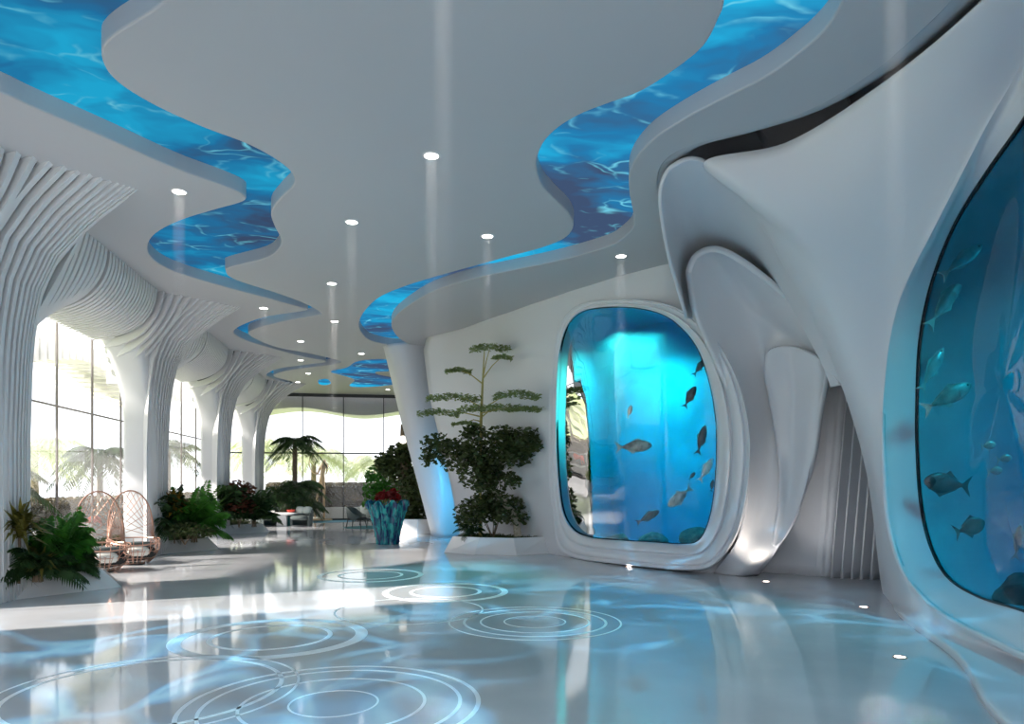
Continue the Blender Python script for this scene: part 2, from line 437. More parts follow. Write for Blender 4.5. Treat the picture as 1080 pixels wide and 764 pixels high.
fb.box((GX, GY - 0.05, 3.05), (9, GY + 0.03, 3.11)); fb.box((GX, GY - 0.06, 0), (9, GY + 0.05, 0.08)); fb.box((GX, GY - 0.08, 5.66), (9, GY + 0.02, 5.8))
fb.build('window_frame', M['dark'], w2)

# ---- right wall, rear section with the first aquarium
dflo = [(430,21.5),(447,21.0),(484,20.4),(520,19.2),(560,18.1),(590,17.0),(620,16.0),(660,15.0),(700,14.3),(740,13.8),(790,13.4),(850,13.1)]
dtop = [(430,20.8),(447,20.3),(484,19.2),(520,17.8),(560,16.5),(600,15.4),(650,14.3),(700,13.5),(740,13.2),(790,13.0),(850,12.9)]
def dA(px, py):
    a, b = interp(dflo, px), interp(dtop, px)
    z = 2.5
    for _ in range(3):
        d = a + (b - a) * min(max(z / CEIL, 0), 1); z = EYE - (py - 510) / FPX * d
    return d
def smooth_tab(t): return t
GA = [(587,427),(589,381),(596,349),(610,331),(633,324.5),(668,324.5),(697,331),(718,345),(736,368),(748,402),(755,441),(756,480),(753,522),(747,552),(737,570),(721,574),(686,572),(651,570),(622,567),(605,559),(594,540),(589,504),(587,465)]
OA = [(582,427),(584,378),(590,344),(606,324),(632,317),(670,316),(704,321),(734,336),(759,363),(779,402),(790,445),(792,485),(787,530),(776,568),(752,597),(722,602),(686,599),(648,595),(606,589),(588,577),(583,545),(581,504),(581,465)]
KA = [.10,.10,.10,.12,.15,.25,.4,.6,.8,1,1,1,1,1,.95,.8,.65,.55,.4,.25,.15,.1,.1]
def frame_row(t, off, lim=None):
    r = []
    for g, o, k in zip(GA, OA, KA):
        px, py = g[0] + (o[0] - g[0]) * t, g[1] + (o[1] - g[1]) * t
        d = dA(g[0], g[1]) * (1 - min(t, 1)) + dA(o[0], o[1]) * min(t, 1)
        d += off * k if off < 0 else off
        v = P(px, py, d); v.z = max(v.z, 0.012)
        r.append(v)
    return r
rowsA = [frame_row(0.0, 0.22), frame_row(0.03, 0.02), frame_row(0.22, -0.22), frame_row(0.36, -0.30), frame_row(0.44, -0.22), frame_row(0.60, -0.42), frame_row(0.76, -0.50), frame_row(0.84, -0.46), frame_row(0.95, -0.62), frame_row(1.0, -0.5), frame_row(1.0, -0.1), frame_row(0.98, 0.06)]
# wall A: radial grid between the frame's outer line and the wall's border
per = []
nA = 176
oc = cr1(OA, nA, True)
cx, cy = 672, 455
def border(px, py):
    """where the ray from the window centre leaves the wall's outline"""
    dx, dy = px - cx, py - cy; best = 9e9
    def left(y): return interp([(330,440),(365,446),(420,453),(460,463),(505,474),(562,485),(640,490)], y)
    lo, hi = 0.0, 40.0
    for _ in range(40):
        mid = (lo + hi) / 2; x, y = cx + dx * mid, cy + dy * mid
        d = dA(x, y); z = EYE - (y - 510) / FPX * d
        inside = (x > left(y)) and x < 768 and -0.02 < z < CEIL + 0.02
        if inside: lo = mid
        else: hi = mid
    return cx + dx * lo, cy + dy * lo
v = []; f = []; nr = 26
for i in range(nA):
    a = oc[i]; a2 = (cx + (a[0]-cx) * 0.985, cy + (a[1]-cy) * 0.985); b = border(*a)
    # outline with the wall's corners kept: plain radial spread
    for j in range(nr):
        t = j / (nr - 1); x, y = a2[0] + (b[0] - a2[0]) * t, a2[1] + (b[1] - a2[1]) * t
        q = P(x, y, dA(x, y)); q.z = max(q.z, 0.0); v.append(q)
for i in range(nA):
    for j in range(nr - 1):
        i2 = (i + 1) % nA; f.append((i*nr + j, i2*nr + j, i2*nr + j + 1, i*nr + j + 1))
wa = obj('wall_right', v, f, M['wall'], smooth=True); tag(wa, kind='structure')

def flip_to(o, target):
    """turn the faces of a sheet towards a point of the room"""
    me = o.data; s = 0
    for p in me.polygons: s += 1 if p.normal.dot(Vector(target) - p.center) > 0 else -1
    if s < 0: me.flip_normals()
    return o
flip_to(wa, (0, 5, 2)); solid(wa, 0.15, -1)

# ---- leaning fin behind the plant, lit blue from its foot
rows = [[P(404,365,21.6), P(413,402,21.9), P(425,452,22.4), P(439,505,23.0), F(455,565.5)],
        [P(410,363,21.3), P(421,402,21.5), P(434,452,22.0), P(449,505,22.7), F(463,566.5)],
        [P(428,361,21.2), P(437,402,21.4), P(450,452,21.9), P(464,505,22.5), F(474,566.5)],
        [P(452,360,21.6), P(460,402,21.8), P(472,452,22.3), P(486,505,22.9), F(500,565)],
        [P(476,360,22.6), P(486,402,22.9), P(497,452,23.4), P(508,505,23.8), F(520,563)]]
v, f = loft(rows, 30, 30)
fin = flip_to(obj('wall_right', v, f, M['wall'], smooth=True), (0, 8, 2)); solid(fin, 0.12, -1); tag(fin, kind='structure')

# ---- right wall, near section with the second aquarium
W = lambda x, y, z: Vector((x, y, z))
GB = [W(5.15,3.2,1.2), W(5.15,3.2,4.6), W(5.4,4.3,5.4), W(5.75,5.4,5.45), P(1080,125,7.0), P(1040,182,7.75), P(1005,238,8.6), P(981,300,9.3), P(969,360,9.75), P(966,420,10), P(966,470,10), P(970,530,9.9), P(980,575,9.6), P(998,608,9.05), P(1030,629,8.1), P(1080,645,7.0), W(5.7,5.2,.42), W(5.3,3.9,.5)]
RB = [W(4.55,2.5,1.0), W(4.6,2.5,5.0), W(4.85,4.0,5.72), W(5.05,5.0,5.72), P(1080,60,6.6), P(1037,140,7.3), P(990,232,8.2), P(956,300,9.0), P(940,352,9.4), P(932,420,9.7), P(930,480,9.75), P(934,550,9.6), P(948,593,9.2), P(973,632,8.5), P(1015,663,7.3), P(1080,697,6.2), W(4.85,4.4,.2), W(4.5,3.2,.4)]
OB = [W(3.9,1.5,0), W(4.4,1.5,5.82), W(4.62,3.2,5.83), W(4.85,4.6,5.83), P(1040,-2,6.05), P(930,88,7.4), P(830,150,8.6), P(742,172,9.2), P(790,218,9.7), P(838,302,10.4), P(883,395,11.0), P(914,500,11.4), F(931,626), F(950,652), F(1008,697), F(1043,752), W(4.05,3.9,0), W(3.95,2.9,0)]
bul = [0,0,0,0,.10,.15,.2,.2,.12,.06,.05,.03,.0,0,0,0,0,0]
m1, m2, m3 = [], [], []
for i, (r, o) in enumerate(zip(RB, OB)):
    low = {12: .35, 13: .8, 14: 1, 15: 1, 16: 1, 17: .8, 0: .6}.get(i, 0)
    a, b, c = lerp(r, o, .10), lerp(r, o, .45), lerp(r, o, .85)
    if low:
        # undercut below the ridge, then a low plinth that ends in a thin lip
        a2 = Vector((lerp(r, o, -.22).x, lerp(r, o, -.22).y, r.z * .62)); b2 = Vector((*lerp(r, o, .02).xy, r.z * .30 + .02)); c2 = Vector((*lerp(r, o, .90).xy, 0.075))
        a, b, c = lerp(a, a2, low), lerp(b, b2, low), lerp(c, c2, low)
    else:
        k = bul[i]; b = b + Vector((-k, -k * .4, 0)); c = c + Vector((-k * .6, -k * .3, 0))
    m1.append(a); m2.append(b); m3.append(c)
v1, f1 = loft([OB, m3, m2, m1, RB], 200, 40, True)
wb = flip_to(obj('wall_right', v1, f1, M['wall'], smooth=True), (0, 4, 2)); tag(wb, kind='structure')
solid(wb, 0.06, -1)

# ---- hood and twisted sheets between the two aquariums
E = [P(724,330,11.9), P(708,275,10.9), P(699,225,9.9), P(699,195,9.45), P(712,175,9.2), P(742,172,9.2), P(790,218,9.7), P(838,302,10.4), P(872,368,10.9), P(889,406,11.06)]
I_ = [P(736,332,12.6), P(735,296,12.7), P(742,280,12.8), P(755,274,12.9), P(772,276,12.9), P(795,285,12.8), P(818,300,12.7), P(845,330,12.3), P(871,374,11.5), P(888,405,11.10)]
away = Vector((SA, CA, 0))
e1 = [lerp(a, b, .12) + away * .05 for a, b in zip(E, I_)]
e2 = [lerp(a, b, .50) + away * .30 for a, b in zip(E, I_)]
e3 = [lerp(a, b, .85) + away * .25 for a, b in zip(E, I_)]
v, f = loft([E, e1, e2, e3, I_], 70, 34)
hood = flip_to(obj('trim_1', v, f, M['wall'], smooth=True), (0, 5, 2)); solid(hood, 0.05, -1); tag(hood, kind='structure')

rows = [[P(729,288,11.7), P(737,271,11.6), P(760,267,11.55), P(800,292,11.6), P(850,335,11.7)],
        [P(730,300,11.9), P(741,284,11.95), P(764,282,12.1), P(803,306,12.1), P(858,345,11.8)],
        [P(736,332,12.3), P(757,325,12.7), P(790,328,12.9), P(830,345,12.7), P(872,372,12.0)],
        [P(754,376,12.8), P(780,375,13.1), P(806,378,13.2), P(840,384,12.7), P(872,396,12.2)],
        [P(779,430,12.9), P(795,432,13.2), P(815,436,13.3), P(845,438,12.9), P(863,435,12.4)],
        [P(790,480,12.9), P(800,484,13.15), P(815,490,13.2), P(838,492,12.9), P(855,487,12.5)],
        [P(787,540,12.9), P(795,545,13.0), P(805,550,13.0), P(823,550,12.8), P(836,542,12.6)],
        [P(775,575,12.95), P(784,582,12.9), P(795,587,12.75), P(808,588,12.7), P(817,584,12.7)],
        [F(752,604.5), F(765,606.5), F(780,608), F(792,607.5), F(800,606.5)]]
v, f = loft(rows, 36, 70)
s1 = flip_to(obj('trim_2', v, f, M['wall'], smooth=True), (0, 5, 2)); solid(s1, 0.10, -1); tag(s1, kind='structure')

rows = [[P(806,388,12.95), P(810,371,12.72), P(832,365,12.6), P(862,377,12.15), P(874,390,12.2)],
        [P(806,400,13.0), P(809,392,12.85), P(835,400,12.75), P(860,402,12.35), P(870,408,12.3)],
        [P(812,430,13.1), P(814,425,12.95), P(836,435,12.8), P(855,437,12.5), P(863,438,12.42)],
        [P(820,480,13.1), P(821,478,12.95), P(836,485,12.85), P(848,487,12.6), P(855,488,12.5)],
        [P(820,530,12.95), P(822,530,12.74), P(830,535,12.72), P(837,537,12.6), P(842,537,12.52)],
        [P(812,575,12.8), P(814,575,12.68), P(817,577,12.64), P(820,576,12.62), P(824,573,12.6)]]
v, f = loft(rows, 30, 50)
s1b = flip_to(obj('trim_4', v, f, M['wall'], smooth=True), (0, 5, 2)); solid(s1b, 0.05, -1); tag(s1b, kind='structure')

# fluted sheet at the back of the recess
b = MB(); nu, nv = 160, 30
vv = []
for j in range(nv):
    t = j / (nv - 1); z = 5.4 * t
    for i in range(nu):
        px = 798 + 170 * i / (nu - 1)
        d = interp([(778,13.9),(820,13.6),(860,13.2),(900,12.95),(930,12.8),(968,12.7)], px) + 0.25 * t
        ph = (px - 866) / 10.5
        if ph > 0: d -= 0.20 * (1 - (ph % 1.0)) * min(1, ph)
        xc = (px + 27 * t - 540) / FPX * d
        vv.append((xc * CA + d * SA, -xc * SA + d * CA, z))
ff = [(j*nu+i, j*nu+i+1, (j+1)*nu+i+1, (j+1)*nu+i) for j in range(nv-1) for i in range(nu-1)]
s2 = autosmooth(flip_to(obj('trim_3', vv, ff, M['wall']), (0, 5, 2)), 35); solid(s2, 0.05, -1); tag(s2, kind='structure')
# side wall closing the room beyond the fin; unseen boxes behind the near wall added to stop light leaks
cw = MB(); cw.box((6.2, 20, 0), (6.4, GY, 5.8)); cw.box((4.45, 1.1, 0), (9.0, 1.3, 5.8)); cw.box((9.0, 1.1, 0), (9.2, 20, 5.8)); cw.box((6.4, 20, 0), (9.2, 20.2, 5.8)); tag(cw.build('wall_right', M['wall']), kind='structure')

# ================================================================== AQUARIUMS
def aquarium(name, label, ring, rows, frame_m, depth_dir, depth, absorb, dens, scat, grow, surf=None):
    t = thing(name, label, 'aquarium')
    n = 120
    g = [Vector(p) for p in cr1([tuple(p) for p in ring], n, True)]
    c = sum(g, Vector()) / n
    if rows:
        v, f = loft(rows, 200, 60, True, True)
        fr = flip_to(obj('frame', v, f, frame_m, t, True), (0, 4, 2))
    dd = Vector(depth_dir).normalized()
    back = lambda k, s: [p + (p - c) * s + dd * k for p in g]
    nr_ = 14; gp = cr1(GA, n, True); cpx = (sum(q[0] for q in gp) / n, sum(q[1] for q in gp) / n); vs = []
    for k in range(nr_):
        q = 1 - k / nr_
        for i in range(n): vs.append((surf(cpx[0] + (gp[i][0] - cpx[0]) * q, cpx[1] + (gp[i][1] - cpx[1]) * q) if surf else lerp(c, g[i], q)) + dd * .02)
    vs.append((surf(*cpx) if surf else c) + dd * .02)
    fs = [(k*n+i, k*n+(i+1) % n, (k+1)*n+(i+1) % n, (k+1)*n+i) for k in range(nr_-1) for i in range(n)] + [((nr_-1)*n+i, (nr_-1)*n+(i+1) % n, nr_*n) for i in range(n)]
    obj('glass_pane', vs, fs, M['tankglass'], t, True)
    # rubber seal round the pane
    sb = MB(); sb.tube([p for p in g] + [g[0]], 0.016, 6, False); sb.build('seal', M['black'], t)
    # tank shell behind the pane
    rg = [back(0.04, 0.0), back(0.10, grow), back(depth, grow)]
    v = [p for r in rg for p in r]; f = [(k*n+i, k*n+(i+1) % n, (k+1)*n+(i+1) % n, (k+1)*n+i) for k in range(2) for i in range(n)]
    cc = c + dd * depth; v.append(cc); f += [(2*n+i, 2*n+(i+1) % n, 3*n) for i in range(n)]
    obj('tank_wall', v, f, M['tank'], t)
    # body of water, just inside the shell
    rg = [back(0.05, -0.01), back(0.11, grow - 0.02), back(depth - 0.02, grow - 0.02)]
    v = [p for r in rg for p in r]; f = [(k*n+i, k*n+(i+1) % n, (k+1)*n+(i+1) % n, (k+1)*n+i) for k in range(2) for i in range(n)]
    v += [c + dd * (depth - 0.02), c + dd * 0.05]; f += [(2*n+i, 2*n+(i+1) % n, 3*n) for i in range(n)] + [((i+1) % n, i, 3*n+1) for i in range(n)]
    wo = obj('water', v, f, water_volume(name + '_water', absorb, dens, scat), t)
    bm = bmesh.new(); bm.from_mesh(wo.data); bmesh.ops.recalc_face_normals(bm, faces=bm.faces); bm.to_mesh(wo.data); bm.free()
    return t, c, dd
M['tank'] = noisy(mat('tank_wall', (0.3, 0.36, 0.40), 0.8), (0.48, 0.54, 0.58), (0.66, 0.70, 0.72), 0.9, 4)
ringA = [P(px, py, dA(px, py) + 0.20) for px, py in GA]
nA_dir = Vector((0.62, 0.78, 0))
aqA, cA, ddA = aquarium('aquarium', 'rear aquarium window with cyan water beside the potted tree', ringA, rowsA, M['wall'], nA_dir, 4.0, (0.03, 0.77, 0.89), 1.15, 0.05, 0.18, lambda px, py: P(px, py, dA(px, py) + .2))
rowsB = [RB, [lerp(r, g, .12) + Vector((.05, .02, 0)) for r, g in zip(RB, GB)], [lerp(r, g, .55) for r, g in zip(RB, GB)], [lerp(r, g, 1.0) for r, g in zip(RB, GB)]]
ringB = GB
aqB, cB, ddB = aquarium('aquarium', 'large near aquarium window with deep blue water at the right', ringB, rowsB, M['wall'], Vector((0.9, -0.32, 0)), 4.0, (0.02, 0.74, 0.87), 1.1, 0.04, 0.12)
def tank_lamp(p, energy, size, color):
    return lamp('tank_lamp', 'AREA', p, energy, color, (0, 0, 0), size=size, spread=radians(145))
pa = P(668, 330, 17.4); tank_lamp((pa.x, pa.y, 5.25), 1250, 1.2, (0.5, 1, 0.66))
pb = P(1045, 182, 7.75) + Vector((.9, -.32, 0)).normalized() * 2.6; tank_lamp((pb.x, pb.y, 5.0), 640, 1.5, (0.45, 1.0, 0.76))

# ================================================================== COLUMNS AND CANOPIES (left side)
TAN = 0.55
YC = [12.3, 19.14, 25.9, 32.3]
prof_tab = [(5.8,1.0),(5.45,.62),(5.02,.305),(4.57,.147),(4.09,.076),(3.6,.033),(2.4,.0),(0,0)]
NS = 22
def col_profile(reach, xb, inset=0.0):
    out = []
    for i in range(NS):
        s = i / (NS - 1); z = 5.8 * (1 - s ** 1.6)
        x = xb + (reach - xb) * interp([(a, b) for a, b in reversed(prof_tab)], z)
        out.append((x - inset, z))
    return out
def can_profile(reach, inset=0.0, depth=0.95):
    out = []
    for i in range(NS):
        th = pi / 2 * i / (NS - 1)
        out.append((-6.45 + (reach + 6.45 - inset) * cos(th), 5.8 - (depth - inset) * sin(th)))
    return out
def plate_outline(dy, inset=0.0):
    a = abs(dy)
    reach = max(-3.5 - (.70 if dy < 0 else 1.5) * a, -4.92)
    if a <= (1.17 if dy < 0 else .76):
        return col_profile(reach, -5.38 - (.15 if dy < 0 else .55) * a, inset), -6.02
    wgt = min(max((2.15 - a) / (0.95 if dy < 0 else 1.38), 0), 1)
    xe, ze = -6.45 + .40 * sstep(wgt * 3), 4.85 - .95 * wgt ** 1.5 + inset
    cx_, cz_ = reach + (-5.42 - reach) * wgt - inset, ze + .40 * wgt * (5.8 - ze)
    out = []
    for i in range(NS):
        t = i / (NS - 1); out.append(((1-t)**2 * (reach - inset) + 2*t*(1-t) * cx_ + t*t * xe, (1-t)**2 * 5.8 + 2*t*(1-t) * cz_ + t*t * ze))
    return out, -6.5
def plate(b, yk, dy, th, inset=0.0):
    front, xbk = plate_outline(dy, inset)
    poly = front + [(min(xbk, front[-1][0] - .02), front[-1][1]), (min(xbk, front[-1][0] - .02), 5.8)]
    n = len(poly); vs = []
    for o in (-th / 2, th / 2):
        vs += [(x, yk + o - (x + 6.3) * TAN, z) for x, z in poly]
    b.add(vs, [tuple(reversed(range(n))), tuple(range(n, 2*n))] + [(i, (i+1) % n, n + (i+1) % n, n + i) for i in range(n)])
def backing(b, yc, lo, hi, inset=0.15):
    k = int((hi - lo) / 0.1) + 2; rows = []
    for i in range(k):
        dy = lo + (hi - lo) * i / (k - 1); fr, _ = plate_outline(dy, inset)
        rows.append([(x, yc + dy - (x + 6.3) * TAN, z) for x, z in fr])
    v = [p for r in rows for p in r]; f = [(i*NS+j, i*NS+j+1, (i+1)*NS+j+1, (i+1)*NS+j) for i in range(k-1) for j in range(NS-1)]
    b.add(v, f)
def fixn(o):
    bm = bmesh.new(); bm.from_mesh(o.data); bmesh.ops.recalc_face_normals(bm, faces=bm.faces); bm.to_mesh(o.data); bm.free(); return o
STEP = 0.155
where = ['nearest ribbed white column flaring out at the left edge of the room', 'second ribbed white column, behind the two loop chairs', 'third ribbed white column, behind the dark bush planter', 'farthest ribbed white column beside the indoor palms']
for i, yc in enumerate(YC):
    t = thing('column', where[i], 'column', (0, 0, 0), 0, 'ribbed columns along the glass wall')
    sh = MB()
    # smooth body: its front face leans forward under the ceiling to meet the canopy
    rows = []
    for k in range(25):
        z = 5.8 * k / 24; u = max(0, (z - 3.0) / 2.2)
        y0, y1 = yc - 1.50 - .78 * u ** 2, yc - .38
        x0, x1 = -6.10 - .42 * min(u, 1.1) ** 2.2, -5.47
        f_ = lambda x: math.copysign(abs(x) ** .36, x)
        rows.append([((x0 + x1) / 2 + (x1 - x0) / 2 * f_(cos(2*pi*a/36)), (y0 + y1) / 2 + (y1 - y0) / 2 * f_(sin(2*pi*a/36)), z) for a in range(36)])
    sh.add([p for r in rows for p in r], [(k*36+a, k*36+(a+1) % 36, (k+1)*36+(a+1) % 36, (k+1)*36+a) for k in range(24) for a in range(36)] + [tuple(reversed(range(36))), tuple(range(24*36, 25*36))])
    autosmooth(sh.build('shaft', M['rib'], t), 60)
    rb = MB()
    neg = [0, .05, .11, .185, .275, .38, .50, .64, .80, .97, 1.15, 1.34, 1.53, 1.72, 1.91, 2.08]
    neg = [q * (1, 1.1, 1.4, 1.7)[i] for q in neg if q * (1, 1.1, 1.4, 1.7)[i] < 2.1]
    for a, nx in zip(neg, neg[1:] + [neg[-1] + .15]): plate(rb, yc - a, -a, (.60, .58, .52, .50)[i] * (nx - a))
    for k in range(1, 14): plate(rb, yc + k * STEP, k * STEP, .105)
    rf = fixn(rb.build('ribbed_flare', M['rib'], t))
    bk = MB(); backing(bk, yc, -2.1, -1.2); backing(bk, yc, -1.15, .74); bk.build('rib_backing', M['gap_shade'], rf)
    bk = MB(); backing(bk, yc, .78, 2.1, .04); bk.build('rib_backing', M['rib'], rf)
for i in range(4):
    yc = YC[i]; nxt = YC[i + 1] if i < 3 else 37
    b = MB(); y = yc + 2.1 + .12
    while y < min(nxt - 2.1, GY + 0.6):
        d1, d2 = y - yc, y - nxt
        plate(b, y, d1 if abs(d1) < abs(d2) else d2, 0.095); y += 0.145
    if not b.v: continue
    t = thing('ribbed_canopy', ['ribbed white canopy under the ceiling between the first and second columns', 'ribbed white canopy under the ceiling between the second and third columns', 'ribbed white canopy under the ceiling between the third and fourth columns', 'ribbed white canopy end under the ceiling beyond the farthest column'][i], 'canopy', (0,0,0), 0, 'ribbed canopies between the columns')
    fixn(b.build('ribs', M['rib'], t))
    bk = MB(); backing(bk, yc, 2.1, min(nxt - 2.1, GY + .5) - yc); bk.build('rib_backing', M['gap_shade'], t)
    if i == 0:
        b = MB(); y = yc - 2.1 - .12
        # canopy runs on past the first column towards the viewer
        while y > 6.5: plate(b, y, -3.0, 0.095); y -= 0.145
        t = thing('ribbed_canopy', 'ribbed white canopy under the ceiling before the first column', 'canopy', (0,0,0), 0, 'ribbed canopies between the columns')
        fixn(b.build('ribs', M['rib'], t))

# ================================================================== FLOOR RINGS
def ring_set(label, px, py, radii):
    c = F(px, py); t = thing('floor_medallion', label, 'floor inlay', (c.x, c.y, 0), 0, 'ringed inlays in the floor')
    for r0, r1 in radii:
        n = 96; v = []; f = []
        for j in range(n):
            q = 2 * pi * j / n
            v += [(r0 * cos(q), r0 * sin(q), .003), (r1 * cos(q), r1 * sin(q), .003), (r0 * cos(q), r0 * sin(q), 0), (r1 * cos(q), r1 * sin(q), 0)]
        for j in range(n):
            a, b_ = 4 * j, 4 * ((j + 1) % n)
            f += [(a, a+1, b_+1, b_), (a+1, a+3, b_+3, b_+1), (a+2, a, b_, b_+2)]
        obj('ring', v, f, M['ring'], t)
def rad(px, py, x1): return abs(x1 - px) / FPX * (EYE * FPX / (py - 510))
def rr(px, py, x1, wpx): 
    r = rad(px, py, x1); w_ = wpx / FPX * (EYE * FPX / (py - 510)); return (r - w_, r)
ring_set('nearest white ringed floor inlay at the bottom of the view', 352, 742, [rr(352,742,399,2.2), rr(352,742,449,3.5), rr(352,742,487,4), rr(352,742,507,5)])
ring_set('widest single ring inlay left of the nearest one', 158, 728, [rr(158,728,293,5), rr(158,728,310,3)])
ring_set('thick double ring inlay in the middle of the left floor', 286, 672, [rr(286,672,349,5), rr(286,672,386,13)])
ring_set('double ring inlay farthest down the room', 391, 607, [rr(391,607,425,3), rr(391,607,446,5)])
ring_set('double ring inlay in front of the tree planter', 470, 624.5, [rr(470,624.5,508,4), rr(470,624.5,536,7)])
ring_set('faint thin ringed inlay nearest the rear aquarium', 564, 656, [rr(564,656,597,1.5), rr(564,656,622,2), rr(564,656,640,3), rr(564,656,655,2)])
ring_set('faint large ring inlay between two bolder ones', 432, 644, [rr(432,644,510,2)])

# ================================================================== LAMPS OF THE ROOM
DL = [(455,164,.11,'downlight in the middle of the ceiling, nearest the viewer'), (189,202,.11,'downlight beside the nearest ribbed column'), (371,234,.11,'downlight in the central ceiling right of the narrow water bend'), (514,249,.11,'downlight near the right water slot'),
      (655,270,.11,'downlight above the rear aquarium'), (350,299,.11,'downlight between the two water slots, mid room'), (278,325,.11,'downlight in front of the second column tip'), (353,339,.11,'downlight just beyond the mid room one'),
      (317,360,.11,'downlight inside the third ceiling bay'), (381,373,.11,'downlight near the end of the right water slot'), (317,380,.11,'downlight beyond the third bay tip'), (325,394,.10,'downlight near the far water panel'), (314,403,.10,'farthest downlight on the left of the far panel'), (409,411,.10,'downlight by the far glass wall')]
dproto = None
HAZE = 0.15
BEAM_W = 0.9
for px, py, r, lab in DL:
    c = F(px, py, CEIL); loc = (c.x, c.y, CEIL)
    if dproto is None:
        dproto = thing('downlight', lab, 'ceiling light', loc, 0, 'recessed ceiling downlights')
        b = MB(); b.lathe([(.085, -.012), (.088, -.004), (.088, .0)], 24); b.build('lens', M['lens'], dproto)
        b = MB(); n = 24
        prof = [(.088, 0), (.088, -.010), (.108, -.008), (.112, 0)]
        vs = [(r_ * cos(2*pi*j/n), r_ * sin(2*pi*j/n), z) for r_, z in prof for j in range(n)]
        b.add(vs, [(k*n+j, k*n+(j+1) % n, (k+1)*n+(j+1) % n, (k+1)*n+j) for k in range(3) for j in range(n)]); b.build('trim_ring', M['white'], dproto)
        dproto['proto'] = 1; del dproto['proto']
    else:
        dup(dproto, loc, 0, None, lab, 'recessed ceiling downlights')
    lamp('downlight_beam', 'SPOT', (c.x, c.y, CEIL - .05), 45, (1, .94, .88), (0, 0, 0), spot_size=radians(50), spot_blend=.8, shadow_soft_size=.05)
    lamp('downlight_core', 'AREA', (c.x, c.y, CEIL - .03), BEAM_W, (1, .97, .94), (0, 0, 0), shape='DISK', size=.15, spread=radians(7))
# uplights let into the floor along the right wall
for px, py, lab in ((949,694,'floor uplight nearest the near aquarium'), (911,641,'floor uplight in front of the near aquarium base'), (808,614,'floor uplight under the bright fold of the wall'), (663,598.5,'floor uplight in front of the rear aquarium')):
    c = F(px, py); t = thing('floor_uplight', lab, 'floor light', (c.x, c.y, 0), 0, 'recessed floor uplights')
    b = MB(); b.lathe([(.05, 0), (.05, .006), (.035, .008)], 20); b.build('lens', M['lens'], t)
    b = MB(); n = 24; prof = [(.05, 0), (.05, .009), (.066, .007), (.07, 0)]
    vs = [(r_ * cos(2*pi*j/n), r_ * sin(2*pi*j/n), z) for r_, z in prof for j in range(n)]
    b.add(vs, [(k*n+j, k*n+(j+1) % n, (k+1)*n+(j+1) % n, (k+1)*n+j) for k in range(3) for j in range(n)]); b.build('trim_ring', M['copper'], t)
# haze caught in the downlights' beams
M['haze'] = bpy.data.materials.new('haze'); M['haze'].use_nodes = True; M['haze'].node_tree.nodes.clear()
o_ = N(M['haze'], 'ShaderNodeOutputMaterial'); q_ = N(M['haze'], 'ShaderNodeVolumeScatter'); q_.inputs[0].default_value = (1, 1, 1, 1); q_.inputs[1].default_value = HAZE
L(M['haze'], q_.outputs[0], o_.inputs[1])
bm_proto = None
for px, py, r, lab in DL[:7] + DL[7:9] + [(467,-60,.1,''), (944,-70,.1,'')]:
    c = F(px, py, CEIL)
    b = MB(); b.lathe([(.082, -2.6 if py > -1 else -3.2), (.082, -.06)], 20)
    o = b.build('beam_haze', M['haze']); o.location = (c.x, c.y, CEIL); tag(o, 'pale shaft of light below the ' + lab if lab else ('pale light shaft falling past the middle of the ceiling from above the view' if px < 600 else 'pale light shaft falling before the near wall from above the view'), 'light shaft', kind='stuff')
for px, py, lab in ((467,-60,'downlight above the view, over the middle of the floor'), (944,-70,'downlight above the view beside the near wall')):
    c = F(px, py, CEIL); dup(dproto, (c.x, c.y, CEIL), 0, None, lab, 'recessed ceiling downlights')
    lamp('downlight_beam', 'SPOT', (c.x, c.y, CEIL - .05), 45, (1, .94, .88), (0, 0, 0), spot_size=radians(50), spot_blend=.8, shadow_soft_size=.05)
    lamp('downlight_core', 'AREA', (c.x, c.y, CEIL - .03), BEAM_W, (1, .97, .94), (0, 0, 0), shape='DISK', size=.15, spread=radians(7))
u = F(804, 616); lamp('uplight_and_fill_beam', 'SPOT', (u.x, u.y, .05), 90, (1, .86, .72), Vector((0.10, 0.75, 0.9)).to_track_quat('-Z', 'Y').to_euler(), spot_size=radians(70), spot_blend=1, shadow_soft_size=.03)
u2 = F(826, 613.5); lamp('uplight_and_fill_beam', 'SPOT', (u2.x, u2.y, .05), 75, (1, .95, .92), (P(900, 480, 12.6) - Vector((u2.x, u2.y, .05))).to_track_quat('-Z', 'Y').to_euler(), spot_size=radians(110), spot_blend=1, shadow_soft_size=.15)  # added spot without a fixture, grazes the flutes to bring them out
# blue lamp hidden at the foot of the leaning fin
bl = P(478, 520, 21.2); lamp('fin_lamp', 'AREA', (bl.x, bl.y, 1.2), 40, (0.05, 0.55, 1), Vector((-.35, .9, -.15)).to_track_quat('-Z', 'Y').to_euler(), size=.8)
